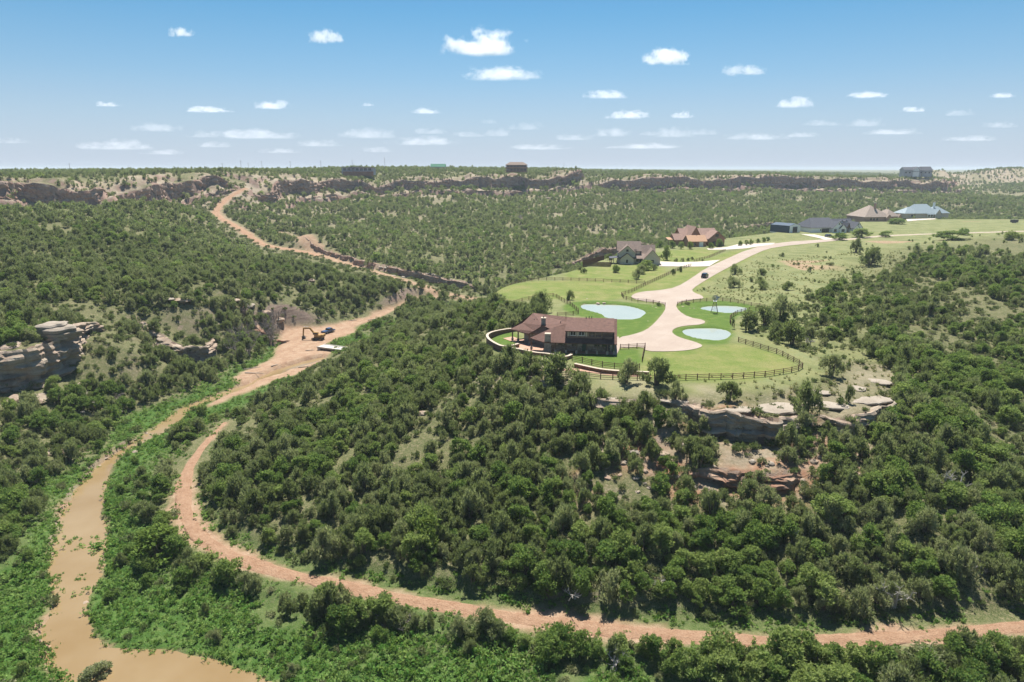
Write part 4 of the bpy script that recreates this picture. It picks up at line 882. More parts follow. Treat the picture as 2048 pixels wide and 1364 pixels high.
# ------------------------------------------------------------------ a small kit for made things
class MB:
    def __init__(s): s.V, s.F = [], []
    def box(s, x0, x1, y0, y1, z0, z1, M=None):
        o = len(s.V); c = [(x, y, z) for z in (z0, z1) for (x, y) in ((x0, y0), (x1, y0), (x1, y1), (x0, y1))]
        s.V += [tuple(M @ Vector(p)) for p in c] if M is not None else c
        s.F += [(o+3, o+2, o+1, o), (o+4, o+5, o+6, o+7)]+[(o+k, o+(k+1) % 4, o+4+(k+1) % 4, o+4+k) for k in range(4)]; return s
    def bar(s, p, q, w, h=None):
        p = Vector(p); q = Vector(q); d = q-p; L = d.length
        M = Matrix.Translation(p) @ d.to_track_quat('X', 'Z').to_matrix().to_4x4(); h = h or w
        return s.box(0, L, -w/2, w/2, -h/2, h/2, M)
    def tube(s, p, q, r0, r1=None, n=8, cap=True):
        r1 = r0 if r1 is None else r1; p = np.array(p, float); q = np.array(q, float); d = q-p; d /= np.linalg.norm(d)
        a = np.cross(d, [0, 0, 1.]); a = a/np.linalg.norm(a) if np.linalg.norm(a) > 1e-3 else np.array([1., 0, 0]); b = np.cross(d, a); o = len(s.V)
        for c, r in ((p, r0), (q, r1)):
            for k in range(n): th = 2*math.pi*k/n; s.V.append(tuple(c+(a*math.cos(th)+b*math.sin(th))*r))
        s.F += [(o+k, o+(k+1) % n, o+n+(k+1) % n, o+n+k) for k in range(n)]
        if cap: s.F += [tuple(o+k for k in range(n))[::-1], tuple(o+n+k for k in range(n))]
        return s
    def prism(s, poly, z0, z1):
        n = len(poly); o = len(s.V); z1f = z1 if hasattr(z1, '__len__') else [z1]*n
        s.V += [(p[0], p[1], z0) for p in poly]+[(p[0], p[1], z) for p, z in zip(poly, z1f)]
        s.F += [tuple(range(o, o+n))[::-1], tuple(range(o+n, o+2*n))]+[(o+k, o+(k+1) % n, o+n+(k+1) % n, o+n+k) for k in range(n)]; return s
    def slab(s, pts, th=.2):
        """a roof plane: polygon with thickness below"""
        n = len(pts); o = len(s.V); s.V += [tuple(p) for p in pts]+[(p[0], p[1], p[2]-th) for p in pts]
        s.F += [tuple(range(o, o+n)), tuple(range(o+n, o+2*n))[::-1]]+[(o+(k+1) % n, o+k, o+n+k, o+n+(k+1) % n) for k in range(n)]; return s
    def extr(s, prof, x0, x1):
        """profile in (y, z) pulled along x"""
        n = len(prof); o = len(s.V); s.V += [(x0, y, z) for y, z in prof]+[(x1, y, z) for y, z in prof]
        s.F += [tuple(range(o, o+n)), tuple(range(o+n, o+2*n))[::-1]]+[(o+(k+1) % n, o+k, o+n+k, o+n+(k+1) % n) for k in range(n)]; return s
    def build(s, name, mat, parent=None, bevel=0., smooth=False, loc=None):
        me = bpy.data.meshes.new(name); me.from_pydata(s.V, [], s.F); bm = bmesh.new(); bm.from_mesh(me)
        bmesh.ops.recalc_face_normals(bm, faces=bm.faces)
        if bevel: bmesh.ops.bevel(bm, geom=bm.edges[:], offset=bevel, segments=1, affect='EDGES', clamp_overlap=True)
        bm.to_mesh(me); bm.free()
        if smooth: me.polygons.foreach_set('use_smooth', [True]*len(me.polygons))
        return link(name, me, mat, parent, loc)
def roofmat(name, c, band=3.2, var=.25, rough=.85, metal=0.):
    t = NT(name, rough, .2); t.b.inputs['Metallic'].default_value = metal
    n = t.noise(1.6, 5, t.obj()); w = t.n('TexWave', wave_type='BANDS', bands_direction='Z'); w.inputs['Scale'].default_value = band; w.inputs['Distortion'].default_value = .6; t.l(t.obj(), w.inputs['Vector'])
    lo = tuple(x*(1-var) for x in c); hi = tuple(x*(1+var) for x in c)
    cc = t.ramp(n, [(.3, lo), (.7, hi)]); cc = t.mix(.18, cc, w.outputs['Color'], 'MULTIPLY'); t.color(cc); t.bump(w.outputs['Fac'], .3, .04); MATS[name] = t.m
def stonemat(name, cols, scale=2.2, mortar=(.20, .17, .14)):
    t = NT(name, .9, .2); v = t.n('TexVoronoi', feature='F1'); v.inputs['Scale'].default_value = scale; t.l(t.scaled(t.obj(), (1, 1, 1.5)), v.inputs['Vector'])
    e = t.n('TexVoronoi', feature='DISTANCE_TO_EDGE'); e.inputs['Scale'].default_value = scale; t.l(t.scaled(t.obj(), (1, 1, 1.5)), e.inputs['Vector'])
    r = t.sep(v.outputs['Color'])[0]; c = t.ramp(r, [(i/(len(cols)-1), q) for i, q in enumerate(cols)])
    t.color(t.mix(t.range(e.outputs['Distance'], .0, .06), mortar+(1,), c)); t.bump(t.range(e.outputs['Distance'], 0, .1), .6, .05); MATS[name] = t.m
roofmat('brown_shingle', (.135, .074, .058)); roofmat('taupe_shingle', (.20, .15, .125)); roofmat('copper_roof', (.42, .23, .12), 1.5, .12, .5); roofmat('maroon_shingle', (.30, .195, .155))
roofmat('slate_shingle', (.085, .09, .108)); roofmat('tan_shingle', (.30, .24, .20)); roofmat('grey_metal_roof', (.27, .33, .36), 1.2, .1, .5); roofmat('navy_metal', (.035, .065, .105), 1.2, .15, .45); roofmat('green_metal', (.06, .19, .12)); roofmat('rim_roof', (.19, .14, .11))
stonemat('mixed_stone', [(.26, .19, .15), (.42, .33, .25), (.50, .42, .34), (.33, .22, .17), (.48, .41, .34)])
stonemat('red_stone', [(.20, .09, .06), (.29, .15, .10), (.24, .12, .085), (.34, .20, .14)], 2.6); stonemat('grey_stone', [(.22, .20, .18), (.36, .33, .29), (.28, .25, .22), (.42, .38, .34)])
plain('cap_stone', (.46, .38, .30), .9, .15, 2); plain('tan_stucco', (.56, .47, .37), .9, .1, 2); plain('cream_siding', (.58, .52, .41), .85, .12, 2); plain('dark_timber', (.19, .125, .095), .8, .3, 5); plain('red_timber', (.32, .18, .12), .8, .25, 4)
plain('white_paint', (.85, .85, .83), .6, .05, 2); plain('pink_brick', (.40, .24, .185), .9, .2, 3); plain('dark_trim', (.035, .033, .035), .6, .2, 3); plain('green_door', (.06, .12, .075), .6, .1, 2); plain('brown_siding', (.33, .23, .18), .8, .2, 4); plain('patio', (.40, .24, .17), .9, .15, 1.5); plain('pale_paving', (.48, .42, .36), .9, .12, 1.0)
plain('fence_wood', (.135, .070, .045), .85, .3, 6); plain('pale_rail', (.40, .29, .19), .85, .2, 6); plain('galvanised', (.42, .43, .44), .4, .15, 6, .6); plain('rusty_steel', (.16, .10, .075), .7, .3, 8, .2)
plain('machine_yellow', (.34, .20, .06), .5, .2, 4); plain('black_rubber', (.02, .02, .021), .8, .2, 6); plain('dark_steel', (.06, .055, .05), .6, .3, 5, .4); plain('navy_paint', (.012, .017, .030), .18, .1, 3, .2, .5); plain('blue_paint', (.05, .10, .20), .25, .1, 3, .0, .5); plain('light_lens', (.7, .7, .68), .2, .05, 5)
plain('tail_lens', (.35, .02, .02), .3, .05, 5); plain('weathered_pole', (.17, .135, .11), .9, .2, 3); plain('rim_wall', (.22, .20, .19), .85, .15, 1); plain('grey_wall', (.40, .40, .42), .85, .1, 1); plain('bridge_concrete', (.50, .46, .41), .9, .12, 1.5); plain('drift_wood', (.33, .28, .23), .9, .25, 4)
t = NT('glass', .06, .6); t.color(t.ramp(t.noise(.6, 2), [(.3, (.015, .02, .026)), (.7, (.05, .06, .07))])); MATS['glass'] = t.m
def window(root, x, y, z, w, h, face, frame='dark_trim', depth=.06, sill=True):
    """face: -y, +y, -x, +x of the house; x, y, z is the bottom centre on the wall"""
    M = Matrix.Translation((x, y, z)) @ Matrix.Rotation({'-y': 0, '+x': math.pi/2, '+y': math.pi, '-x': -math.pi/2}[face] if isinstance(face, str) else face, 4, 'Z')
    f = MB(); b = .09
    f.box(-w/2, w/2, -depth, .03, 0, b, M).box(-w/2, w/2, -depth, .03, h-b, h, M).box(-w/2, -w/2+b, -depth, .03, b, h-b, M).box(w/2-b, w/2, -depth, .03, b, h-b, M)
    if w > 1.1: f.box(-.035, .035, -depth*.8, .03, b, h-b, M)
    fo = f.build('window', frame, root); MB().box(-w/2+b, w/2-b, -.02, .02, b, h-b, M).build('pane', 'glass', fo)
    return fo
def door(root, x, y, z, w, h, face, mat='dark_trim'):
    M = Matrix.Translation((x, y, z)) @ Matrix.Rotation({'-y': 0, '+x': math.pi/2, '+y': math.pi, '-x': -math.pi/2}[face] if isinstance(face, str) else face, 4, 'Z')
    d = MB().box(-w/2, w/2, -.07, .03, 0, h, M).build('door', mat, root); MB().box(w*.32, w*.40, -.12, -.06, h*.45, h*.52, M).build('handle', 'galvanised', d); return d
def gable(root, x0, x1, y0, y1, hw, hr, axis, wall, roof, over=.5, z0=0., names=('wall', 'roof'), base=-.6):
    """a gabled block; axis is the ridge's direction"""
    if axis == 'x':
        m = (y0+y1)/2; MB().extr([(y0, base), (y1, base), (y1, hw), (m, hr-.12), (y0, hw)], x0, x1).build(names[0], wall, root)
        k = (hr-hw)/(m-y0); e = hw-over*k
        return MB().slab([(x0-over, y0-over, e), (x1+over, y0-over, e), (x1+over, m, hr), (x0-over, m, hr)]).slab([(x0-over, m, hr), (x1+over, m, hr), (x1+over, y1+over, e), (x0-over, y1+over, e)]).build(names[1], roof, root)
    m = (x0+x1)/2; n = MB(); n.extr([(x0, base), (x1, base), (x1, hw), (m, hr-.12), (x0, hw)], y0, y1); n.V = [(y, x, z) for x, y, z in n.V]; n.build(names[0], wall, root)
    k = (hr-hw)/(m-x0); e = hw-over*k
    return MB().slab([(x0-over, y0-over, e), (m, y0-over, hr), (m, y1+over, hr), (x0-over, y1+over, e)]).slab([(m, y0-over, hr), (x1+over, y0-over, e), (x1+over, y1+over, e), (m, y1+over, hr)]).build(names[1], roof, root)
def hip(root, x0, x1, y0, y1, hw, hr, wall, roof, over=.6, base=-.6, rl=None):
    MB().box(x0, x1, y0, y1, base, hw).build('wall', wall, root)
    X0, X1, Y0, Y1 = x0-over, x1+over, y0-over, y1+over; cx, cy_ = (X0+X1)/2, (Y0+Y1)/2
    if X1-X0 >= Y1-Y0: l = max(.05, (X1-X0-(Y1-Y0))/2) if rl is None else rl; a, b = (cx-l, cy_, hr), (cx+l, cy_, hr)
    else: l = max(.05, (Y1-Y0-(X1-X0))/2) if rl is None else rl; a, b = (cx, cy_-l, hr), (cx, cy_+l, hr)
    A, B, C, D = (X0, Y0, hw-.1), (X1, Y0, hw-.1), (X1, Y1, hw-.1), (X0, Y1, hw-.1); n = MB()
    if X1-X0 >= Y1-Y0: [n.slab(p) for p in ([A, B, b, a], [B, C, b], [C, D, a, b], [D, A, a])]
    else: [n.slab(p) for p in ([A, B, a], [B, C, b, a], [C, D, b], [D, A, a, b])]
    return n.build('roof', roof, root)
def house(name, label, px0, px1, py, z=None, rot=0., cat='house', group=None):
    """root at the middle of the front foot line read off the photograph; returns root and width in metres"""
    a = at_z(px0, py, 0 if z is None else z); b = at_z(px1, py, 0 if z is None else z); c = (a+b)/2
    return thing(name, label, cat, (c[0], c[1], c[2]), rot, group), float(np.linalg.norm(b-a))
# ------------------------------------------------------------------ the ranch house
FRp = at_z(1230.5, 709.9, 0); RA = R(-7.36)
H = thing('ranch_house', 'sprawling ranch house with brown shingle roof and long dormer on the mesa edge', 'house', tuple(FRp), RA)
MB().slab([(.3, -.5, 2.6), (.3, 7.2, 6.8), (-7.5, 7.0, 6.8), (-14.5, 4.0, 5.05), (-15.8, -.5, 2.6)]).slab([(-14.5, 4.0, 5.05), (-19.8, 3.1, 2.6), (-16.3, -.35, 2.55), (-15.8, -.5, 2.6)]).build('front_roof', 'brown_shingle', H)
MB().slab([(.3, 7.2, 6.8), (.3, 15.0, 2.6), (-10.5, 15.6, 2.6), (-9.6, 10.5, 5.0), (-7.5, 7.0, 6.8)]).build('rear_roof', 'brown_shingle', H)
B1, B2, E1, E2, PK, VL, RL, HM, HC = (-20.3, 16.0, 5.9), (-12.2, 12.6, 5.85), (-25.5, 10.8, 2.75), (-20.6, 6.5, 2.75), (-17.1, 6.1, 5.0), (-11.6, 10.2, 5.0), (-7.5, 7.0, 6.8), (-14.5, 4.0, 5.05), (-19.8, 3.1, 2.6)
mid1 = (-22.6, 12.2, 4.05); mid2 = (-18.6, 7.6, 4.1)
MB().slab([E1, E2, (-19.2, 6.25, 3.55), mid1]).slab([mid1, (-19.2, 6.25, 3.55), PK, B1]).build('west_roof', 'brown_shingle', H)
MB().slab([B1, PK, VL]).slab([B1, VL, B2]).slab([VL, RL, B2]).slab([PK, (-14.3, 4.3, 4.2), VL]).slab([(-14.3, 4.3, 4.2), RL, VL]).build('valley_roof', 'brown_shingle', H)
MB().slab([B1, B2, (-9.5, 17.2, 2.8), (-17.0, 20.8, 2.8)]).slab([B1, (-17.0, 20.8, 2.8), E1]).build('north_roof', 'brown_shingle', H)
# walls
MB().box(-14.6, -.7, 2.3, 13.8, -.3, 1.25).build('stone_base', 'mixed_stone', H)
MB().box(-14.55, -.75, 2.36, 13.75, 1.25, 3.0).build('wall', 'tan_stucco', H)
g_ = MB().extr([(2.4, 2.7), (13.7, 2.7), (7.2, 6.55)], -.95, -.72); g_.build('gable_wall', 'dark_timber', H)
MB().prism([(-22.0, 10.6), (-19.0, 8.0), (-14.6, 6.0), (-12.5, 12.0), (-18.6, 16.6)], -.3, 2.75).build('west_wall', 'mixed_stone', H)
MB().slab([(-20.0, 6.9, 2.75), (-14.3, 4.75, 2.75), (-14.4, 4.8, 3.9), (-17.1, 6.5, 4.75)], .12).build('patio_gable', 'dark_timber', H)
MB().box(-15.0, -.1, .2, 2.3, -.25, .07).build('porch_floor', 'patio', H)
for k, u in enumerate((-13.6, -11.2, -8.8, -6.5, -4.1, -1.8, -.25)):
    p_ = MB().box(u-.12, u+.12, .05, .29, .75, 2.75).build('porch_post', 'dark_timber', H); MB().box(u-.23, u+.23, -.06, .40, -.2, .78).build('pier', 'cap_stone', p_)
MB().box(-15.3, -.05, .02, .30, 2.35, 2.6).build('porch_beam', 'dark_timber', H)
for u, w in ((-12.3, 1.6), (-9.3, 1.3), (-4.2, 1.2)): window(H, u, 2.36, .95, w, 1.35, '-y')
door(H, -7.0, 2.3, .07, 1.1, 2.2, '-y', 'green_door'); door(H, -1.7, 2.3, .07, 1.0, 2.2, '-y', 'dark_trim'); window(H, -2.6, 2.36, 1.0, .9, 1.2, '-y')
for v in (4.5, 7.0, 9.8): window(H, -.72, v, 1.0, 1.2, 1.3, '+x')
window(H, -.72, 7.2, 3.5, 1.3, 1.4, '+x')
# dormer
D_ = MB().box(-11.15, -.75, 1.15, 6.0, 3.0, 5.2).build('dormer_wall', 'brown_siding', H)
MB().slab([(-11.5, .55, 5.15), (-.35, .55, 5.15), (-.35, 7.15, 6.95), (-11.5, 7.0, 6.93)], .2).build('dormer_roof', 'brown_shingle', H)
for u in (-9.7, -7.75): window(H, u, 1.13, 3.95, 1.35, 1.0, '-y', 'white_paint')
for u in (-10.75, -8.7, -6.65): MB().box(u-.17, u+.17, .98, 1.14, 3.85, 5.05).build('dormer_pier', 'tan_stucco', H)
for u in (-5.4, -3.9, -2.4, -1.25): window(H, u, 1.13, 3.9, 1.2, 1.1, '-y', 'dark_trim')
MB().box(-11.0, -.8, 1.0, 1.13, 3.3, 3.82).build('dormer_sill', 'dark_timber', H)
# chimneys, vents, patio posts
c_ = MB().box(-16.0, -14.8, -.35, .85, -.2, 4.4); c_.V = [(x+(0 if z > 1 else (x+15.4)*.5), y, z) for x, y, z in c_.V]; c_ = c_.build('chimney', 'grey_stone', H); MB().box(-16.1, -14.7, -.45, .95, 4.38, 4.55).build('cap', 'cap_stone', c_)
c_ = MB().box(-17.5, -16.5, 6.9, 7.9, 3.6, 6.5).build('chimney', 'grey_stone', H); MB().box(-17.6, -16.4, 6.8, 8.0, 6.48, 6.62).build('cap', 'cap_stone', c_); MB().tube((-17, 7.4, 6.6), (-17, 7.4, 6.95), .14).build('flue', 'dark_steel', c_)
for u, v, z in ((-6.9, 6.6, 6.85), (-6.2, 6.9, 6.9), (-5.6, 6.9, 6.9), (-19.6, 11.5, 4.9), (-18.9, 11, 5.0), (-13, 9.2, 5.0), (-2.5, .6, 3.2)): MB().tube((u, v, z-.2), (u, v, z+.45), .09).build('roof_vent', 'dark_steel', H)
for u, v in ((-24.9, 10.9), (-23.4, 10.1), (-20.3, 7.0), (-19.4, 2.9), (-16.2, .1)): p_ = MB().box(u-.15, u+.15, v-.15, v+.15, .6, 2.75).build('patio_post', 'dark_timber', H); MB().box(u-.26, u+.26, v-.26, v+.26, -.1, .62).build('pier', 'grey_stone', p_)
window(H, -20.4, 9.3, .7, 2.2, 1.7, math.atan2(-2.6, 3.0)); window(H, -17.6, 7.45, .5, 1.5, 1.9, math.atan2(-2.0, 4.4))
MB().box(-23.2, -21.9, 8.0, 8.7, 0, .45).build('patio_bench', 'dark_timber', H)
# patio paving, terrace walls
def zpx(l): return [(960+x/5.12, 580+y/5.12) for x, y in l]
tri_poly('house_patio', polyz(zpx([(235,497),(335,478),(395,500),(520,505),(700,545),(760,660),(560,640),(430,605),(375,590),(415,560)]), 0), .07, 'patio')
tri_poly('house_walk', polyz(zpx([(1385,490),(1420,480),(1437,560),(1430,600),(1400,668),(1360,668),(1380,640)]), 0), .13, 'concrete')
strip('terrace_path', np.array([(*at_z(a, b, -.3)[:2], 0) for a, b in zpx([(560,800),(760,830),(1000,830),(1200,865),(1400,885),(1750,895)])]), 1.5, 'patio', .14, wob=.1)
def wall_run(label, pxl, h, w=.5, mat='red_stone'):
    pts = smooth_poly(polyz(pxl, 0), 2, False); c = pts[len(pts)//2]; z0 = 0.
    root = thing('stone_wall', label, 'wall', (c[0], c[1], z0))
    T = np.gradient(pts, axis=0); T /= np.linalg.norm(T, axis=1)[:, None]; N = np.c_[T[:, 1], -T[:, 0]]
    for nm_, ww, za, zb, mt in (('masonry', w, -1.2, h, mat), ('coping', w+.14, h, h+.12, 'cap_stone')):
        m = MB(); L_ = (pts-N*ww/2-c); R_ = (pts+N*ww/2-c)
        for k in range(len(pts)-1): m.prism([L_[k], R_[k], R_[k+1], L_[k+1]], za, zb)
        m.build(nm_, mt, root)
wall_run('curved low stone wall round the small lawn left of the ranch house', zpx([(385,418),(250,432),(120,458),(68,490),(85,530),(150,575),(232,612),(330,600),(395,582)]), .75)
wall_run('low stone terrace wall in front of the ranch house porch', zpx([(310,620),(430,640),(560,672),(700,682),(860,715),(905,708),(938,690)]), .7)
wall_run('long red stone retaining wall below the fenced front lawn', zpx([(970,790),(1080,815),(1250,852),(1450,868),(1640,874),(1730,878)]), .75)
# ------------------------------------------------------------------ neighbours
t_, W = house('gabled_house', 'two storey beige gabled house with taupe roof beside the pasture', 1229, 1318, 528, rot=R(-6)); q = W/20.0
gable(t_, -8.3*q, 1.5*q, 3, 12, 5.9, 9.3, 'x', 'cream_siding', 'taupe_shingle', .6)
gable(t_, -8.0*q, -.8*q, -.2, 6, 5.2, 8.2, 'y', 'cream_siding', 'taupe_shingle', .5)
gable(t_, -7.4*q, -1.6*q, -1.8, 2, 2.7, 5.0, 'y', 'cream_siding', 'taupe_shingle', .45)
gable(t_, 3.0*q, 10.0*q, -2.6, 8, 2.9, 6.8, 'y', 'cream_siding', 'taupe_shingle', .6)
gable(t_, 0.5*q, 8.0*q, 4, 11, 4.6, 7.7, 'x', 'cream_siding', 'taupe_shingle', .5)
MB().slab([(-2.5*q, -1.4, 2.6), (4.0*q, -1.4, 2.6), (4.0*q, 4.5, 4.6), (-2.5*q, 4.5, 4.6)]).build('porch_roof', 'taupe_shingle', t_); MB().box(-1.8*q, 3.2*q, .4, 3, -.5, 2.9).build('wall', 'cream_siding', t_)
for x, y, z, w, h in ((-4.5*q, -1.8, .6, .8, 1.5), (.3*q, .4, .8, 1.2, 1.4), (-.6*q, 2.9, 4.7, 1.2, 1.3), (5.0*q, 3.9, 3.4, 2.0, 1.0), (-4.4*q, -.2, 5.4, 1.0, 1.0), (6.5*q, -2.6, .9, 1.4, 1.3)): window(t_, x, y, z, w, h, '-y')
window(t_, 10.0*q, .5, .6, 1.2, 1.6, '+x'); door(t_, 1.6*q, .4, 0, 1.0, 2.1, '-y')
MB().slab([(-12.3*q, -.6, 2.5), (-7.4*q, -.6, 2.9), (-7.4*q, 4, 3.2), (-12.3*q, 4, 2.7)]).build('carport_roof', 'slate_shingle', t_)
for x in (-12.0, -10.4, -8.8): MB().box(x*q-.13, x*q+.13, -.3, -.04, -.1, 2.6).build('carport_post', 'dark_timber', t_)
t_, W = house('copper_roofed_house', 'large brown timber house with orange copper coloured front roof', 1362, 1455, 493.5, rot=R(6)); q = W/25.4
gable(t_, -8.6*q, 1.2*q, .5, 8.5, 3.2, 5.9, 'x', 'red_timber', 'copper_roof', .5); gable(t_, -9.0*q, 11.5*q, 12, 22, 5.2, 8.6, 'x', 'red_timber', 'maroon_shingle', .7)
gable(t_, -5.5*q, 0.0*q, 7, 20, 5.6, 10.2, 'y', 'red_timber', 'maroon_shingle', .7); gable(t_, 4.0*q, 13.0*q, 4, 13, 4.2, 8.0, 'y', 'red_timber', 'maroon_shingle', .7); gable(t_, -13.5*q, -7*q, 9, 17, 3.3, 6.0, 'x', 'red_timber', 'maroon_shingle', .6)
MB().slab([(-17*q, 10, 3.0), (-13*q, 10, 3.0), (-13*q, 15, 3.8), (-17*q, 15, 3.8)]).build('side_porch_roof', 'copper_roof', t_); [MB().box(x*q-.15, x*q+.15, 10.2, 10.5, -.2, 3.0).build('post', 'dark_timber', t_) for x in (-16.8, -15, -13.2)]
d_ = MB().box(-.25*q, 2*q, .41, .5, -.1, 2.6); d_.V = [(x-2.5*q, y, z) for x, y, z in d_.V]; d_.build('garage_door', 'white_paint', t_)
for x in (-7.0, -5.2): window(t_, x*q, .48, .9, 1.3, 1.2, '-y')
window(t_, 2.5*q, 12, 3.2, 1.6, 1.4, '-y'); window(t_, 8.5*q, 4, 4.9, 1.8, 1.4, '-y'); window(t_, 7.0*q, 4, .8, 1.6, 1.6, '-y'); door(t_, 9.6*q, 4, 0, 1.1, 2.2, '-y')
t_, W = house('metal_workshop', 'navy and white metal workshop with dark roll-up door', 1563, 1612, 465.5, rot=R(32)); 
gable(t_, -4.6, 6.4, 0, 15, 4.7, 6.0, 'y', 'white_paint', 'navy_metal', .15); MB().box(-4.68, -4.61, .1, 15, 0, 4.6).build('side_cladding', 'navy_metal', t_); d_ = MB().box(-1.4, 3.2, -.10, .0, 0, 3.9).build('roll_up_door', 'dark_trim', t_); MB().box(.6, 1.2, -.16, -.1, .9, 1.0).build('handle', 'galvanised', d_); MB().box(6.41, 6.48, .1, 15, 0, 4.6).build('side_cladding', 'navy_metal', t_)
t_, W = house('white_house', 'long white house with dark slate roof and paired front gables', 1617, 1732, 466, rot=R(10)); q = W/50.0
hip(t_, -22*q, 8*q, 4, 22, 3.4, 9.2, 'white_paint', 'slate_shingle', .6, rl=7); gable(t_, 2*q, 22*q, 6, 18, 3.4, 8.4, 'x', 'white_paint', 'slate_shingle', .5)
for x0, x1, y0, hr in ((-3.5, 7.5, 1.0, 7.6), (2.6, 8.4, .2, 5.6), (15.6, 24.0, 0, 7.0), (15.0, 20.2, -.8, 5.4)):
    gable(t_, x0*q, x1*q, y0, 10, 3.3, hr, 'y', 'white_paint', 'slate_shingle', .35)
for x, y, z, w, h in ((-1.2, 1.0, .6, 2.0, 1.9), (5.5, .2, .6, 2.2, 1.9), (17.6, -.8, .7, 2.2, 1.9), (22.0, 0, .8, 1.4, 1.8), (2.0, 1.0, 5.2, .8, 1.0), (19.8, 0, 5.0, .7, .9)): window(t_, x*q, y, z, w, h, '-y')
for x in (-9.8, -6.2): d_ = MB().box(x*q-1.3, x*q+1.3, 3.9, 4.0, -.1, 2.7).build('garage_door', 'dark_trim', t_)
window(t_, -12.6*q, 4, 1.2, .8, 1.1, '-y')
for x in (9.5, 13.6):
    g_ = MB().box(x*q-.7, x*q+.7, 6.6, 9, 5.6, 7.0).build('roof_dormer', 'dark_trim', t_); MB().box(x*q-.45, x*q+.45, 6.52, 6.6, 5.9, 6.8).build('pane', 'white_paint', g_); MB().slab([(x*q-1.0, 6.3, 6.8), (x*q, 6.3, 7.8), (x*q, 9.5, 7.8), (x*q-1.0, 9.5, 6.8)], .1).slab([(x*q, 6.3, 7.8), (x*q+1, 6.3, 6.8), (x*q+1, 9.5, 6.8), (x*q, 9.5, 7.8)], .1).build('cap', 'slate_shingle', g_)
MB().box(9*q, 15*q, 4.4, 6, -.2, 3.2).build('entry_wall', 'mixed_stone', t_); door(t_, 12*q, 4.4, 0, 1.6, 2.5, '-y')
for x in (9.2, 10.9, 13.1, 14.8): MB().box(x*q-.15, x*q+.15, 2.0, 2.3, -.1, 3.2).build('porch_post', 'white_paint', t_)
gable(t_, 10.2*q, 13.8*q, 1.8, 8, 3.2, 6.4, 'y', 'dark_timber', 'slate_shingle', .4, names=('entry_gable', 'entry_roof'), base=3.0)
t_, W = house('brick_house', 'pink brick house with broad tan hip roof and tall chimney', 1729, 1812, 443, rot=R(8)); q = W/34.
hip(t_, -17*q, 6*q, 2, 26, 3.6, 12.0, 'pink_brick', 'tan_shingle', .7, rl=1.2); hip(t_, 5*q, 17*q, 6, 22, 3.6, 8.6, 'pink_brick', 'tan_shingle', .6)
for x0, x1, y0, hr in ((1.2, 5.6, .4, 5.6), (15.0, 18.0, 4.6, 5.4)): gable(t_, x0*q, x1*q, y0, 8, 3.2, hr, 'y', 'pink_brick', 'tan_shingle', .3)
c_ = MB().box(-4.4*q, -3.0*q, 9, 10.4, 6, 14.2).build('chimney', 'pink_brick', t_); MB().box(-4.6*q, -2.8*q, 8.8, 10.6, 13.6, 14.3).build('cap', 'cap_stone', c_)
for x in (-11.5, -8.8, -6.0): window(t_, x*q, 2, .9, 1.5, 1.7, '-y')
door(t_, 7.5*q, 6, 0, 1.6, 2.5, '-y', 'dark_trim')
t_, W = house('metal_roofed_house', 'long low house with grey-green metal roof and white chimney', 1811, 1912, 435.5, rot=R(8)); q = W/50.
hip(t_, -25*q, -6*q, 4, 18, 3.6, 8.6, 'tan_stucco', 'grey_metal_roof', .7); hip(t_, -14*q, 10*q, 3, 22, 3.6, 11.0, 'tan_stucco', 'grey_metal_roof', .7, rl=6); hip(t_, 4*q, 24*q, 5, 18, 3.6, 9.0, 'tan_stucco', 'grey_metal_roof', .7)
gable(t_, 6*q, 12*q, 1, 10, 3.4, 7.0, 'y', 'tan_stucco', 'grey_metal_roof', .4); c_ = MB().box(11*q, 12.6*q, 10, 11.4, 6, 12.6).build('chimney', 'white_paint', t_); MB().box(10.8*q, 12.8*q, 9.8, 11.6, 12.4, 12.8).build('cap', 'cap_stone', c_)
for x in (-17, -14, 1, 4): window(t_, x*q, 3 if x > -14 else 4, .9, 1.8, 1.6, '-y')
MB().slab([(-3*q, .6, 2.9), (8*q, .6, 2.9), (8*q, 4, 3.6), (-3*q, 4, 3.6)]).build('porch_roof', 'grey_metal_roof', t_); [MB().box(x*q-.15, x*q+.15, .8, 1.1, -.1, 2.9).build('porch_post', 'white_paint', t_) for x in (-2.8, 0, 3, 6)]
# on the far rim
def rim_house(name, label, px0, px1, D, rot=0., dz=0., pyb=340):
    c = at_d((px0+px1)/2, pyb, D); W = (px1-px0)/FPX*D; zz = float(np.max(height(np.array([c[0]-W/2, c[0], c[0]+W/2]), np.array([D-2, D-2, D-2]))))+dz
    return thing(name, label, 'house', (c[0], D, max(zz, c[2]-1)), rot), W
t_, W = rim_house('flat_roofed_house', 'low grey flat roofed house on the far rim above bare earth', 684, 746, 735)
MB().box(-W/2, W*.5, 0, 12, -4, 3.4).build('wall', 'grey_wall', t_); MB().box(-W*.52, W*.08, -1.2, 13, 3.7, 4.3).build('roof', 'rim_wall', t_); MB().box(W*.05, W*.52, -1, 13, 3.35, 3.75).build('roof', 'rim_roof', t_); MB().box(-W*.3, W*.06, -.05, 4, 3.4, 4.0).build('clerestory', 'glass', t_)
for k in range(7): window(t_, -W*.40+k*W*.13, 0, .4, W*.09, 2.5, '-y')
MB().box(-W*.42, W*.5, -6, -.2, -5, -.4).build('earth_pad', 'red_stone', t_)
t_, W = rim_house('balcony_house', 'tall two storey house with hip roof and long dark balcony on far rim', 1013, 1053, 775)
hip(t_, -W/2, W/2, 0, 14, 6.6, 9.6, 'dark_timber', 'rim_roof', 1.0, base=-1.5, rl=W*.32); MB().box(-W*.55, W*.55, -2.4, 0, 2.9, 3.2).build('balcony_deck', 'dark_timber', t_); MB().box(-W*.55, W*.55, -2.4, -2.3, 3.2, 4.1).build('balcony_rail', 'red_timber', t_)
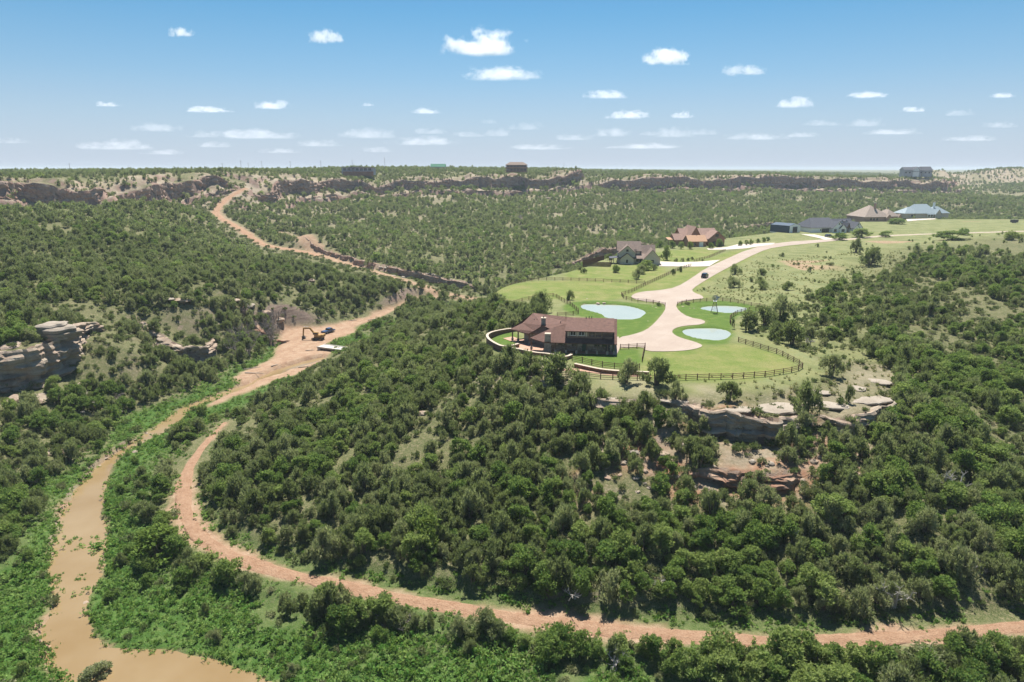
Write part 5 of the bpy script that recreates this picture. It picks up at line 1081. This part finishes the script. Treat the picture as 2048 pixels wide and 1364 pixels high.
for k in range(8): MB().box(-W*.53+k*W*.15, -W*.53+k*W*.15+.3, -2.35, -2.05, -2, 6.4).build('balcony_post', 'red_timber', t_)
for k in range(6): window(t_, -W*.4+k*W*.16, 0, 3.4, W*.1, 2.2, '-y'); window(t_, -W*.4+k*W*.16, 0, .3, W*.1, 2.1, '-y')
t_, W = rim_house('grey_gabled_house', 'grey blue house with twin gables on the right far rim', 1808, 1865, 965, pyb=346)
gable(t_, -W*.48, W*.10, 0, 12, 5.4, 9.0, 'x', 'grey_wall', 'slate_shingle', .6, base=-4); gable(t_, W*.12, W*.46, -1, 12, 4.8, 9.6, 'x', 'grey_wall', 'slate_shingle', .6, base=-4); gable(t_, -W*.2, 0, -2, 8, 5.5, 9.4, 'y', 'white_paint', 'slate_shingle', .5, base=-4); MB().box(-W*.5, W*.5, -3.4, -2.6, 2.8, 3.2).build('balcony_deck', 'slate_shingle', t_)
for k in range(7): window(t_, -W*.42+k*W*.13, 0 if k < 5 else -1, .6, 2.2, 1.8, '-y')
t_, W = rim_house('green_roofed_barn', 'barn with long green metal roof behind trees on far rim', 862, 890, 900, dz=0)
gable(t_, -W/2, W/2, 0, 10, 4.6, 8.0, 'x', 'tan_stucco', 'green_metal', .5, base=-4); door(t_, 0, 0, 0, 3, 3, '-y')
# ------------------------------------------------------------------ fences
_post = MB().box(-.07, .07, -.07, .07, -.35, 1.25).build('post_model', 'fence_wood').data; _rail = MB().box(0, 1, -.03, .03, -.05, .05).build('rail_model', 'fence_wood').data
for o in [o for o in col.objects if o.name.startswith(('post_model', 'rail_model'))]: bpy.data.objects.remove(o)
def fence(label, pxl, z=0., sp=2.5, rails=(.34, .70, 1.06), paler=False, scale=1.0):
    pts = polyz(pxl, z); seg = np.r_[0, np.cumsum(np.linalg.norm(np.diff(pts, axis=0), axis=1))]; n = max(2, int(round(seg[-1]/sp))+1); q = np.linspace(0, seg[-1], n)
    P = np.c_[np.interp(q, seg, pts[:, 0]), np.interp(q, seg, pts[:, 1])]; Z = height(P[:, 0], P[:, 1]); c = P[n//2]; zc = float(Z[n//2])
    root = thing('rail_fence', label, 'fence', (c[0], c[1], zc))
    for k in range(n): o = link('post', _post, None, root, (P[k, 0]-c[0], P[k, 1]-c[1], Z[k]-zc), .3*k); o.scale = (scale, scale, scale)
    for k in range(n-1):
        a = Vector((*(P[k]-c), Z[k]-zc)); b = Vector((*(P[k+1]-c), Z[k+1]-zc)); d = b-a; e = d.to_track_quat('X', 'Z').to_euler()
        for h in rails:
            o = link('rail', _rail, None, root, a+Vector((0, 0, h*scale+random.uniform(-.03, .03)))); o.rotation_euler = e; o.scale = (d.length, scale, scale)
def z2(l): return [(1340+x/4.096, 540+y/4.096) for x, y in l]
def z3(l): return [(1150+x/4.096, 400+y/4.096) for x, y in l]
fence('brown rail fence along the front edge of the house lawn', zpx([(943,722),(1070,747),(1165,772),(1275,792),(1395,803),(1520,808),(1632,810)]))
fence('short rail fence dividing the house lawn from the driveway', zpx([(1660,735),(1675,660),(1690,592),(1565,598),(1500,602),(1437,605)]), sp=2.0)
fence('rail fence below the retaining wall joining the lawn fence', zpx([(570,815),(760,858),(1060,885),(1180,905),(1380,915),(1690,923),(1990,932)]))
fence('long curving rail fence round the front lawn and its right corner', z2([(35,905),(140,900),(250,895),(350,893),(455,893),(560,890),(660,880),(755,877),(842,864),(925,852),(1000,838),(1045,826),(1088,808),(1056,778),(1005,750),(950,722),(895,690),(838,675),(775,655),(715,636),(560,588)]), sp=2.45)
fence('rail fence between the two right ponds and the junipers', z2([(525,475),(490,440),(492,400),(545,362),(640,338),(755,332)]), sp=2.2)
fence('rail fence curving behind the windmill pond', z2([(60,292),(135,272),(205,267),(305,257),(435,255),(570,275),(632,292),(730,302),(780,318),(830,330)]), sp=2.6)
fence('rail fence from the pond entrance along the left road side', z3([(738,872),(610,842),(500,836),(400,812),(380,782),(460,757),(570,702),(700,642),(850,572),(950,542)]), sp=2.6)
fence('rail fence beside the pasture near the beige gabled house drive', z3([(975,505),(1100,472),(1230,418)]), sp=3.)
fence('far rail fence across the back of the pasture', z3([(570,688),(400,676),(180,668),(0,660),(-60,659),(-290,659),(-640,695)]), sp=3.)
fence('rail fence along the left pasture edge behind the ranch house', zpx([(180,45),(245,112),(320,117),(480,107),(660,72),(770,72),(830,110),(930,162),(1022,240),(930,265),(790,270)]), sp=2.6)
# privacy fence of the beige house
def board_fence(label, pxl):
    pts = polyz(pxl, 0); c = pts[0]; root = thing('board_fence', label, 'fence', (c[0], c[1], 0)); 
    bd = None
    for a, b in zip(pts[:-1], pts[1:]):
        d = b-a; L = np.linalg.norm(d); n = int(L/.5); an = math.atan2(d[1], d[0])
        for k in range(n):
            if bd is None: bd = MB().box(0, .46, -.03, .03, -.4, 1.85).build('board', 'fence_wood', root).data; o = root.children[0]
            else: o = link('board', bd, None, root)
            p = a+d*(k/n)-c; o.location = (p[0], p[1], .03*((k*7) % 3)); o.rotation_euler[2] = an
board_fence('solid dark red board fence around the yard of the beige house', z3([(62,540),(290,545),(300,520)])); board_fence('rear board fence behind the yard of the beige house', z3([(62,528),(240,488)]))
# ------------------------------------------------------------------ windmill
mp_ = at_z(1428.5, 625, 0); wm_ = thing('windmill', 'small steel farm windmill with rusty tower beside the round pond', 'windmill', (mp_[0], mp_[1], 0), R(-18))
for sx in (-1, 1):
    for sy in (-1, 1): MB().bar((sx*1.0, sy*1.0, -.2), (sx*.16, sy*.16, 3.9), .09).build('tower_leg', 'rusty_steel', wm_)
for z in (.9, 1.8, 2.6):
    r = 1.0-z*.215; m = MB(); c = [(-r, -r, z), (r, -r, z), (r, r, z), (-r, r, z)]; r2 = 1.0-(z+.75)*.215; e = [(-r2, -r2, z+.75), (r2, -r2, z+.75), (r2, r2, z+.75), (-r2, r2, z+.75)]
    for k in range(4): m.bar(c[k], c[(k+1) % 4], .05).bar(c[k], e[(k+1) % 4], .035)
    m.build('brace', 'rusty_steel', wm_)
MB().box(-.5, .5, -.5, .5, 3.35, 3.42).build('platform', 'white_paint', wm_); MB().tube((0, 0, 3.4), (0, 0, 4.5), .06).build('mast', 'rusty_steel', wm_)
hub = MB().tube((0, -.35, 4.4), (0, .25, 4.4), .11, n=10).build('hub', 'dark_steel', wm_)
for k in range(16):
    th = 2*math.pi*k/16; m = MB(); c, s = math.cos(th), math.sin(th)
    def bp(r, w, tw): return (c*r-s*w, -.33+tw, 4.4+s*r+c*w)
    o = len(m.V); m.V += [bp(.28, -.05, -.02), bp(.28, .05, .02), bp(.92, .13, .05), bp(.92, -.13, -.05)]; m.F += [(0, 1, 2, 3)]; m.V += [(x, y+.012, z) for x, y, z in m.V[:4]]; m.F += [(7, 6, 5, 4), (0, 4, 5, 1), (1, 5, 6, 2), (2, 6, 7, 3), (3, 7, 4, 0)]
    m.build('blade', 'galvanised', wm_)
rim_ = MB(); ring = [(math.cos(2*math.pi*k/20)*.66, -.31, 4.4+math.sin(2*math.pi*k/20)*.66) for k in range(20)]; [rim_.bar(ring[k], ring[(k+1) % 20], .03) for k in range(20)]; rim_.build('wheel_ring', 'dark_steel', wm_)
MB().bar((0, .2, 4.4), (1.0, .8, 4.4), .05).build('tail_boom', 'dark_steel', wm_); tv = MB().box(.75, 1.55, -.015, .015, 4.15, 4.72, Matrix.Rotation(.67, 4, 'Z')).build('tail_vane', 'galvanised', wm_)
# ------------------------------------------------------------------ vehicles
def wheelset(root, xs_, y, r, w, rimmat='galvanised'):
    for x in xs_:
        for s in (-1, 1):
            t_ = MB().tube((x, s*y-w/2, r), (x, s*y+w/2, r), r, n=14).build('wheel', 'black_rubber', root); MB().tube((x, s*(y+w*.5), r), (x, s*(y+w*.5+.02), r), r*.58, n=10).build('rim', rimmat, t_)
def car(name, label, p, rot, paint, pickup=False):
    c = thing(name, label, 'car' if not pickup else 'truck', p, rot); L = 2.4 if not pickup else 2.8
    b = MB(); prof = [(-L, .45), (L, .45), (L+.02, .75), (L-.15, .98), (L-1.25, 1.05), (-L+.05, 1.10), (-L-.02, .8)]
    b.extr(prof, -.95, .95); b.V = [(y, x, z) for x, y, z in b.V]; b.build('body', paint, c, .05)
    x0, x1 = (-L+.15, L-1.5) if not pickup else (-.7, L-1.4); g = MB(); pr = [(x0, 1.07), (x1+.65, 1.05), (x1-.15, 1.68), (x0+.35, 1.72)]; g.extr(pr, -.82, .82); g.V = [(y, x, z) for x, y, z in g.V]; cb = g.build('cabin_glass', 'glass', c, .04)
    MB().box(x0+.3, x1-.1, -.76, .76, 1.69, 1.78).build('roof', paint, c, .03)
    for s in (-1, 1):
        for xx in (x0+.25, (x0+x1)/2+.1): MB().bar((xx, s*.83, 1.08), (xx+.05, s*.80, 1.72), .09, .05).build('pillar', paint, c)
        MB().box(L-.02, L+.05, s*.68-.18, s*.68+.18, .72, .9).build('headlight', 'light_lens', c); MB().box(-L-.05, -L+.02, s*.75-.12, s*.75+.12, .78, 1.0).build('tail_light', 'tail_lens', c); MB().box(x1+.1, x1+.28, s*1.02-.08, s*1.02+.08, 1.06, 1.2).build('mirror', paint, c)
    MB().box(L-.05, L+.1, -.9, .9, .42, .62).box(-L-.1, -L+.05, -.9, .9, .42, .62).build('bumper', 'dark_trim', c)
    wheelset(c, (-1.5, 1.5), .85, .37, .24); return c
pc = at_z(1409.5, 555.5, 0); pd = at_z(1440, 536, 0)-at_z(1390, 566, 0); car('parked_car', 'dark navy sport utility car on the concrete road', (pc[0], pc[1], .10), math.atan2(pd[1], pd[0]), 'navy_paint')
pc = at_z(1657.5, 474.5, 0); car('parked_car', 'blue car parked on the drive of the white house', (pc[0], pc[1], .10), R(15), 'blue_paint')
# pale drives of the far houses
tri_poly('white_house_drive', polyz([(1612,466.5),(1630,469.5),(1650,474),(1668,478.5),(1650,480),(1640,477),(1612,471),(1600,468)], 0), .16, 'pale_paving'); tri_poly('gabled_house_drive', polyz(z3([(690,505),(860,512),(1010,508),(1190,492),(1140,520),(1100,545),(960,548),(690,545)]), 0), .16, 'pale_paving'); tri_poly('copper_house_drive', polyz(z3([(1080,398),(1240,388),(1330,365),(1640,352),(1620,365),(1400,398),(1250,408),(1090,410)]), 0), .16, 'pale_paving')
tri_poly('brick_house_drive', polyz([(1812,438.5),(1870,437),(1872,438.6),(1835,441),(1815,443)], 0), .14, 'pale_paving')
# a dark stock trailer far right
p = at_z(2028, 446, 0); tr = thing('stock_trailer', 'small black box trailer in the far right meadow', 'trailer', (p[0], p[1], .0), .1); MB().box(-2.6, 2.6, -1.1, 1.1, .6, 2.6).build('box', 'dark_trim', tr, .06); MB().bar((2.6, 0, .6), (3.6, 0, .5), .12).build('tow_bar', 'dark_steel', tr); wheelset(tr, (-.5, .4), 1.15, .38, .22)
# ------------------------------------------------------------------ excavator, pickup, bridge
p = hit(636, 679); ex = thing('excavator', 'yellow tracked excavator with its boom reaching left over the sand', 'excavator', (p.x, p.y, p.z), R(172))
for s in (-1, 1):
    prof = [(-1.9, .25), (-1.7, .02), (1.7, .02), (1.95, .3), (1.95, .55), (1.7, .82), (-1.7, .82), (-1.95, .55)]; m = MB(); m.extr(prof, s*1.15-.28, s*1.15+.28); m.V = [(y, x, z) for x, y, z in m.V]; tk = m.build('track', 'dark_steel', ex); MB().tube((-1.55, s*1.45, .42), (-1.55, s*1.47, .42), .33).tube((1.55, s*1.45, .42), (1.55, s*1.47, .42), .33).build('sprocket', 'machine_yellow', tk)
MB().tube((0, 0, .7), (0, 0, 1.05), .8, n=14).build('slew_ring', 'dark_steel', ex); MB().box(-2.3, .9, -1.25, 1.25, 1.05, 1.9).build('house_body', 'machine_yellow', ex, .08); MB().box(-2.5, -1.5, -1.25, 1.25, 1.0, 2.1).build('counterweight', 'machine_yellow', ex, .15)
cb = MB().box(-.5, 1.2, .25, 1.25, 1.9, 2.9).build('cab', 'machine_yellow', ex, .08); MB().box(-.35, 1.24, .2, 1.3, 2.15, 2.75).build('pane', 'glass', cb)
bm1, bm2, bm3 = (.9, -.3, 1.6), (2.9, -.3, 4.0), (5.4, -.3, 3.9); bo = MB().bar(bm1, bm2, .42, .6).bar(bm2, bm3, .40, .5).build('boom', 'machine_yellow', ex); MB().tube((1.2, -.3, 1.2), (2.4, -.3, 3.1), .1).build('ram', 'galvanised', bo)
st = MB().bar((5.3, -.3, 4.1), (5.7, -.3, 1.0), .32, .42).build('stick', 'machine_yellow', ex); MB().tube((3.3, -.3, 4.4), (5.2, -.3, 4.5), .09).build('ram', 'galvanised', st)
bk = MB(); bk.extr([(5.4, 1.1), (6.1, .95), (6.0, .1), (5.3, .0), (4.9, .5)], -.8, .2); bk.V = [(y, x, z) for x, y, z in bk.V]; bo_ = bk.build('bucket', 'dark_steel', ex)
for k in range(4): MB().box(4.75, 4.95, -.75+k*.27, -.65+k*.27, .35, .5).build('tooth', 'galvanised', bo_)
p = hit(654, 666); car('pickup_truck', 'blue pickup truck parked just behind the excavator', (p.x+.5, p.y, p.z+.02), R(60), 'blue_paint', True)
a = at_z(643, 691.5, -17.9); b = at_z(693, 698, -17.9); d = b-a; L = float(np.linalg.norm(d)); br_ = thing('low_bridge', 'low pale concrete slab bridge over the muddy creek', 'bridge', tuple(a), math.atan2(d[1], d[0]))
MB().box(-.5, L+1.5, -1.9, 1.9, -.38, 0).build('deck', 'bridge_concrete', br_, .03); MB().box(-.5, L+1.5, -2.0, -1.75, .0, .18).box(-.5, L+1.5, 1.75, 2.0, .0, .18).build('kerb', 'bridge_concrete', br_)
for x in (.3, L-.5): MB().box(x-.4, x+.4, -2.1, 2.1, -3, -.38).build('abutment', 'bridge_concrete', br_)
for k in range(3): MB().box(.3, L-.5, -1.5+k*1.35, -1.2+k*1.35, -.75, -.38).build('girder', 'rusty_steel', br_)
for px, py, l, an in ((420,728,5.5,.4),(455,735,4,.2),(505,738,5,.5),(508,748,6,-.2),(620,702,3,.1),(610,735,4,0.3),(745,640,4,.5),(705,642,4,.2),(40,958,7,-.35),(60,965,6,-.45),(235,795,7,-1.2),(550,732,2.5,.8)):
    p = hit(px, py); tag(MB().tube((-l/2, 0, .15), (l/2, .3, .22), .16, .07, 7).tube((l*.1, .1, .2), (l*.3, .9, .5), .07, .02, 5).build('drift_log', 'drift_wood', None, loc=None), f'weathered driftwood log lying {"on the sand flat by the bridge" if px > 400 else "in the brush on the left creek bank"}', 'log', 'weathered driftwood logs')
    o = [q for q in col.objects if q.name.startswith('drift_log')][-1]; o.location = p; o.rotation_euler[2] = an
# ------------------------------------------------------------------ poles on the skyline
for k, (px, top, D) in enumerate(((138,326,700),(444,326,830),(481,321,900),(496,325,950),(523,322,900),(580,322,880),(641,321,900),(704,319,860),(769,315,840),(1128,326,1000))):
    x = (px-CXP)/FPX*D*1.03; z = float(height(x, D)); tz = at_d(px, top, D)[2]; x = at_d(px, top, D)[0]
    o = thing('utility_pole', 'thin wooden utility pole on the skyline of the far rim', 'pole', (x, D, z-.5), .2*k, 'utility poles on the skyline'); MB().tube((0, 0, 0), (0, 0, tz-z+.5), .22, .14, 6).build('shaft', 'weathered_pole', o); MB().bar((-1.2, 0, tz-z-.4), (1.2, 0, tz-z-.4), .16).build('crossarm', 'weathered_pole', o)
# ------------------------------------------------------------------ trees and bushes one can name
def put(kind, px, py, w, name, label, cat='tree', sz=1.0, leaf=None, var=None, group=None):
    p = hit(px, py); _, _, dep = project(*p); base = {'juniper': 3.9, 'leafy': 4.4, 'shrub': 1.6, 'dead': 3.0, 'snag': 3.0}[kind]; s = w*dep/FPX/base
    return plant(kind, p.x, p.y, s, name, label, cat, group, sz, leaf=leaf, var=var)
for a in ((1663,753,48,'lone round juniper on the bare ledge right of the lawn fence',.95),(1312,770,66,'big spreading juniper beside the corner of the lawn fence',.85),(1252,765,44,'juniper in front of the long red retaining wall',1.1),(1350,800,34,'narrow juniper at the lip of the ledge',1.15),(1611,830,58,'tall twin stemmed juniper growing through the ledge',1.15),(1113,763,78,'wide low juniper below the porch terrace wall',.75),(1056,742,44,'leaning juniper under the curved stone wall',.95),(1020,735,40,'dark juniper below the left terrace corner',1.2),
          (1138,600,17,'small trimmed round tree by the pasture fence left of the pond',1.15),(1458,803,48,'bushy tree leaning out over the ledge',.85),(1697,805,18,'slim dark young conifer between pale slabs',2.0),(1083,628,40,'large dark juniper behind the ranch house west wing',1.15),(1050,645,40,'juniper clump left of the ranch house west wing',.9),(1025,655,34,'juniper behind the small curved lawn',.9),(1005,650,40,'dense juniper at the mesa edge left of house',.9),(990,620,40,'juniper on the spur behind the house',.9),
          (1275,558,21,'dark juniper at the far pasture corner',1.0),(1283,548,20,'round dark juniper in front of the beige house',1.0),(1308,540,14,'dark shrub-like juniper by the beige house garage',.8),(1169,546,14,'round dark bush juniper in the beige house yard',.7),(1160,540,11,'left of two dark bushes in the beige house yard',.8),(1346,550,9,'small cone shaped juniper along the road fence',1.4),(1361,544,8,'second small juniper along the road fence',1.5),
          (1470,548,22,'round juniper on the meadow right of the road',.9),(1466,575,30,'dark bush juniper nearest the road on the meadow',.7),(1523,578,26,'dark rounded juniper in the middle of the meadow',.7),(1573,580,22,'pale green juniper in the meadow right of centre',.8),(1524,550,19,'small dark juniper upper meadow',.7),(1520,562,13,'small meadow juniper between two larger ones',.7),(1740,530,40,'dark juniper clump crest at the meadow edge',.9),(1712,505,24,'tall dark juniper at the left of the meadow clump',1.2),
          (1790,560,18,'small round juniper below the meadow clump',.9),(1950,520,36,'dark juniper on the right meadow',.8),(1516,615,10,'small bush by the end of the pond fence',.6),(1495,660,50,'dark juniper beside the right pond fence',.8),(1530,650,44,'juniper clump right of the pond fence',.9),(1560,640,50,'dense juniper right of the windmill pond',1.0),(1585,690,56,'wide juniper outside the curving lawn fence',.9),(1555,678,44,'low juniper against the curving lawn fence',.8)):
    put('juniper', a[0], a[1], a[2], 'juniper_tree', a[3], sz=a[4])
for a in ((318,1115,112,'big yellow-green bushy tree on the creek bank by the track',.62,'lime_leaf'),(855,1105,74,'bright lime green tree on the wooded slope',1.15,'lime_leaf'),(1565,1345,104,'large leafy tree leaning over the near edge of the track',1.0,None),(1855,1350,92,'grey green bush at the bottom right corner of the track',.75,'juniper_leaf'),(195,1366,64,'leafy bush at the creek edge on the bottom border',.7,'juniper_leaf'),(1550,658,22,'yellow green bush beside the pond fence',.9,'lime_leaf'),(1334,520,20,'tall poplar like tree between the beige and brown houses',1.7,None),(1232,545,20,'small pale green tree in the yard of beige house',.9,'lime_leaf'),
          (1290,540,34,'spreading pale tree in front of the beige house garage',.7,None),(1380,498,16,'small bright tree by the copper roofed garage',1.1,'lime_leaf'),(1420,497,14,'round green tree at the copper house drive',1.0,'lime_leaf'),(1438,494,17,'dark round tree beside the copper house entry',1.1,None),(1345,497,15,'leafy tree left of the copper roofed house',1.2,None),(1362,498,12,'slim tree at the left corner of the copper roof',1.4,None),(1320,496,14,'leafy tree far left of the copper roofed house',1.2,None),
          (1481,492,10,'first of the street trees right of copper house',1.3,None),(1493,491,9,'second of the street trees right of copper house',1.4,None),(1502,490,10,'third of the street trees right of copper house',1.4,None),(1516,487,9,'fourth of the street trees right of copper house',1.3,None),(1527,484,9,'fifth of the street trees right of copper house',1.2,None),(1535,482,8,'last of the street trees right of copper house',1.2,None),
          (1720,475,44,'wide green thicket in front of the white house',.5,None),(1680,480,34,'green bushes right of the white house drive',.5,None),(1772,474,24,'round green bush beside the gravel road',.6,None),(1905,480,60,'broad bright bush along the gravel road',.35,'lime_leaf'),(1840,438,20,'bush in front of the metal roofed house',.6,None),(1795,448,40,'low green thicket before the brick house',.35,None),(1927,470,26,'green tree at the bend of gravel road',.6,None),(2025,480,40,'bright bush at far right by the gravel road',.5,'lime_leaf')):
    put('leafy', a[0], a[1], a[2], 'broadleaf_tree', a[3], sz=a[4], leaf=a[5])
for px, py, w in ((1220,520,14),(1240,515,10),(1352,524,8),(1365,524,9),(1376,522,7),(1384,520,7),(1405,523,6),(1322,515,7)): put('juniper', px, py, w, 'garden_shrub', 'small clipped evergreen in the yards between the two near houses', 'shrub', .95, group='evergreens between the two near houses')
for px, py, w, l in ((1140,1205,70,'bleached dead tree standing at the edge of the track'),(1790,1215,70,'bleached leafless tree above the track at right'),(1900,985,60,'grey dead tree on the right slope'),(1605,1090,40,'bare white snag in the middle of the slope'),(1620,690,26,'grey dead tree outside the curving lawn fence'),(1680,1030,34,'leaning bare tree on the right slope'),(960,1010,30,'pale bare branches left of the slope centre'),(1315,1180,36,'bare branches above the track'),(1960,1150,44,'bleached branches near the right border'),(1228,1335,46,'white skeleton of a shrub by the lower edge')): put('dead', px, py, w, 'dead_tree', l)
rg_ = np.random.default_rng(77)
for k in range(34):
    px = rg_.uniform(455, 560); py = 745-(px-455)*.55+rg_.uniform(-62, -4); put('snag', px, py, rg_.uniform(18, 32), 'bare_tree', 'leafless grey brown tree in the thicket left of the sand flat', 'tree', 1.1, group='leafless trees left of the sand flat')
for px, py in ((225,800),(235,835),(760,1245),(790,1260),(815,1250),(300,545),(270,540),(610,575),(730,560),(1040,440)): put('snag', px, py, 34 if py > 700 else 20, 'bare_tree', 'bare twiggy grey tree among green ones', 'tree', .8, group='bare twiggy trees')
for px, py, w in ((771,745,14),(775,752,12)): put('juniper', px, py, w, 'dying_juniper', 'dying juniper with rust red needles on the left slope', 'tree', .9, leaf='rust_leaf', group='rust red junipers')
for px, py, w, l in ((1318,612,12,'reddish shrub among rocks at the left pond entrance'),(1375,610,12,'brown shrub among rocks at the right pond entrance')): put('shrub', px, py, w, 'entrance_shrub', l, 'shrub', 1.1)
for px, py, w in ((1305,613,5),(1312,615,6),(1366,613,7),(1380,617,5),(1388,617,5),(1196,606,12),(1208,606,9),(1174,597,5),(1296,642,5)): rock(px, py, w, 'landscaping rock near the pond and its entrance', 'landscaping rocks near the ponds', h=.6)

for px, py, w in ((140,1085,16),(150,1078,14),(160,1090,12),(186,1092,26),(196,1098,28),(150,1100,10),(158,1160,14),(165,1150,10),(150,1192,14),(172,1178,12),(192,1075,14),(120,1150,12)):
    p = at_z(px, py, ZC); _, _, dep = project(*p); s = w*dep/FPX/1.6
    plant('weed', p[0], p[1], s*1.6, 'water_plant', 'green leafy clump standing in the muddy creek shallows', 'plant', 'plants standing in the creek', .7, z=ZC-.05)
rg_ = np.random.default_rng(5)
for k in range(40):
    px = rg_.uniform(1130, 1720); py = rg_.uniform(890, 980); rock(px, py, rg_.uniform(8, 24), 'pale angular stone in the scree below the ledge', 'stones in the scree below the ledge', h=.8)
# ------------------------------------------------------------------ clouds
t = NT('cloud'); t.t.nodes.remove(t.b)
pv = t.n('VolumePrincipled'); pv.inputs['Color'].default_value = (1, 1, 1, 1); pv.inputs['Anisotropy'].default_value = .2
oc = t.obj(); sp = t.sep(oc); oi = t.n('ObjectInfo'); off = t.n('VectorMath', operation='MULTIPLY_ADD'); off.inputs[1].default_value = (1.7, 1.2, .8)
cmb = t.n('CombineXYZ'); [t.l(t.math('MULTIPLY', oi.outputs['Random'], k), cmb.inputs[i]) for i, k in enumerate((91., 57., 33.))]
t.l(oc, off.inputs[0]); t.l(cmb.outputs[0], off.inputs[2])
nz_ = t.noise(1.5, 7, off.outputs[0], .68)
r2 = t.math('ADD', t.math('ADD', t.math('POWER', sp[0], 2.), t.math('POWER', sp[1], 2.)), t.math('POWER', t.math('ADD', sp[2], .35), 2.))
f = t.math('ADD', t.math('SUBTRACT', .30, t.math('MULTIPLY', r2, .62)), t.math('MULTIPLY', t.math('SUBTRACT', nz_, .5), 2.3))
f = t.math('MULTIPLY', f, t.range(sp[2], -.62, -.42))
dn_ = t.n('Attribute', attribute_type='OBJECT', attribute_name='thickness')
t.l(t.math('MULTIPLY', t.range(f, .0, .22, 0., 1.), dn_.outputs['Fac']), pv.inputs['Density'])
t.l(pv.outputs[0], t.out.inputs['Volume']); MATS['cloud'] = t.m
try: t.m.cycles.volume_step_rate = .6
except Exception: pass
bm = bmesh.new(); bmesh.ops.create_icosphere(bm, subdivisions=2, radius=1.25); cl_me = bpy.data.meshes.new('cloud'); bm.to_mesh(cl_me); bm.free(); cl_me.materials.append(MATS['cloud'])
CL = [(362,62,50,20),(650,70,70,28),(965,82,145,50),(1002,143,138,30),(1332,110,90,34),(1487,138,88,22),(1212,187,82,18),(1590,203,70,24),(1733,187,72,16),(2006,189,46,13),(213,207,50,11),(415,217,78,14),(543,208,75,19),(852,220,55,14),(736,208,24,8),(1253,227,78,19),(1365,228,40,16),(1918,224,58,15),(1826,217,46,13),(310,252,70,21),(1053,250,55,19),(978,242,26,11),(860,260,55,15),(22,280,50,13),(505,265,125,24),(1735,243,60,19),(1645,245,55,13),(735,264,90,24),(997,264,48,17),(935,267,50,13),(1225,262,70,22),(1350,262,70,24),(1410,262,45,15),(235,287,110,24),(405,267,50,15),(330,303,60,12),(850,280,100,20),(1145,273,60,14),(640,285,70,15),(755,298,50,13),(1297,265,30,12),(1510,272,90,15),(1790,262,90,13),(2000,248,50,15),(1940,275,80,13),(1080,292,90,14),(1290,290,110,14),(1600,268,60,12),(560,300,60,12),(430,288,60,13)]
CLN = {0: 'small wispy cloud high at upper left', 1: 'small puffy white cloud left of centre near the top', 2: 'largest puffy white cloud in the upper middle', 3: 'long flat white cloud just below the largest one', 4: 'peaked white cloud right of centre', 5: 'flat white cloud at upper right'}
for k, (px, py, w, h) in enumerate(CL):
    elev = math.asin(ray(px, py)[2]/np.linalg.norm(ray(px, py))); D = min(1300/math.tan(elev), 30000); p = at_d(px, py, D)
    _, _, dep = project(*p); sx = w*dep/FPX/2; sz = h*dep/FPX/2
    o = link('cloud', cl_me, None, None, tuple(p), .3*k); o.rotation_euler[2] = 0; o.scale = (sx*(1.35 if py < 240 else 1.7), sx*.8, sz*1.7)
    o['thickness'] = (.0065 if D < 9500 else .0024 if D < 20000 else .00045)*(1 if w > 40 else 1.2)
    tag(o, CLN.get(k) or ('small fair weather cloud in the middle of the sky' if py < 255 else 'faint small cloud low over the horizon'), 'cloud', 'fair weather clouds')
# ------------------------------------------------------------------ summer haze
t = NT('haze_air'); t.t.nodes.remove(t.b); pv = t.n('VolumePrincipled'); pv.inputs['Color'].default_value = (.74, .84, .97, 1); pv.inputs['Density'].default_value = .00012; pv.inputs['Anisotropy'].default_value = .0
t.l(pv.outputs[0], t.out.inputs['Volume']); MATS['haze_air'] = t.m
x0, x1, y0, y1 = xs[0]-300, xs[-1]+300, ys[0]-300, ys[-1]+300
hz = MB().box(x0, x1, y0, y1, float(GZ.min())-2., 58.).build('haze', 'haze_air'); tag(hz, 'thin pale summer haze filling the whole canyon', 'haze', None, 'stuff')
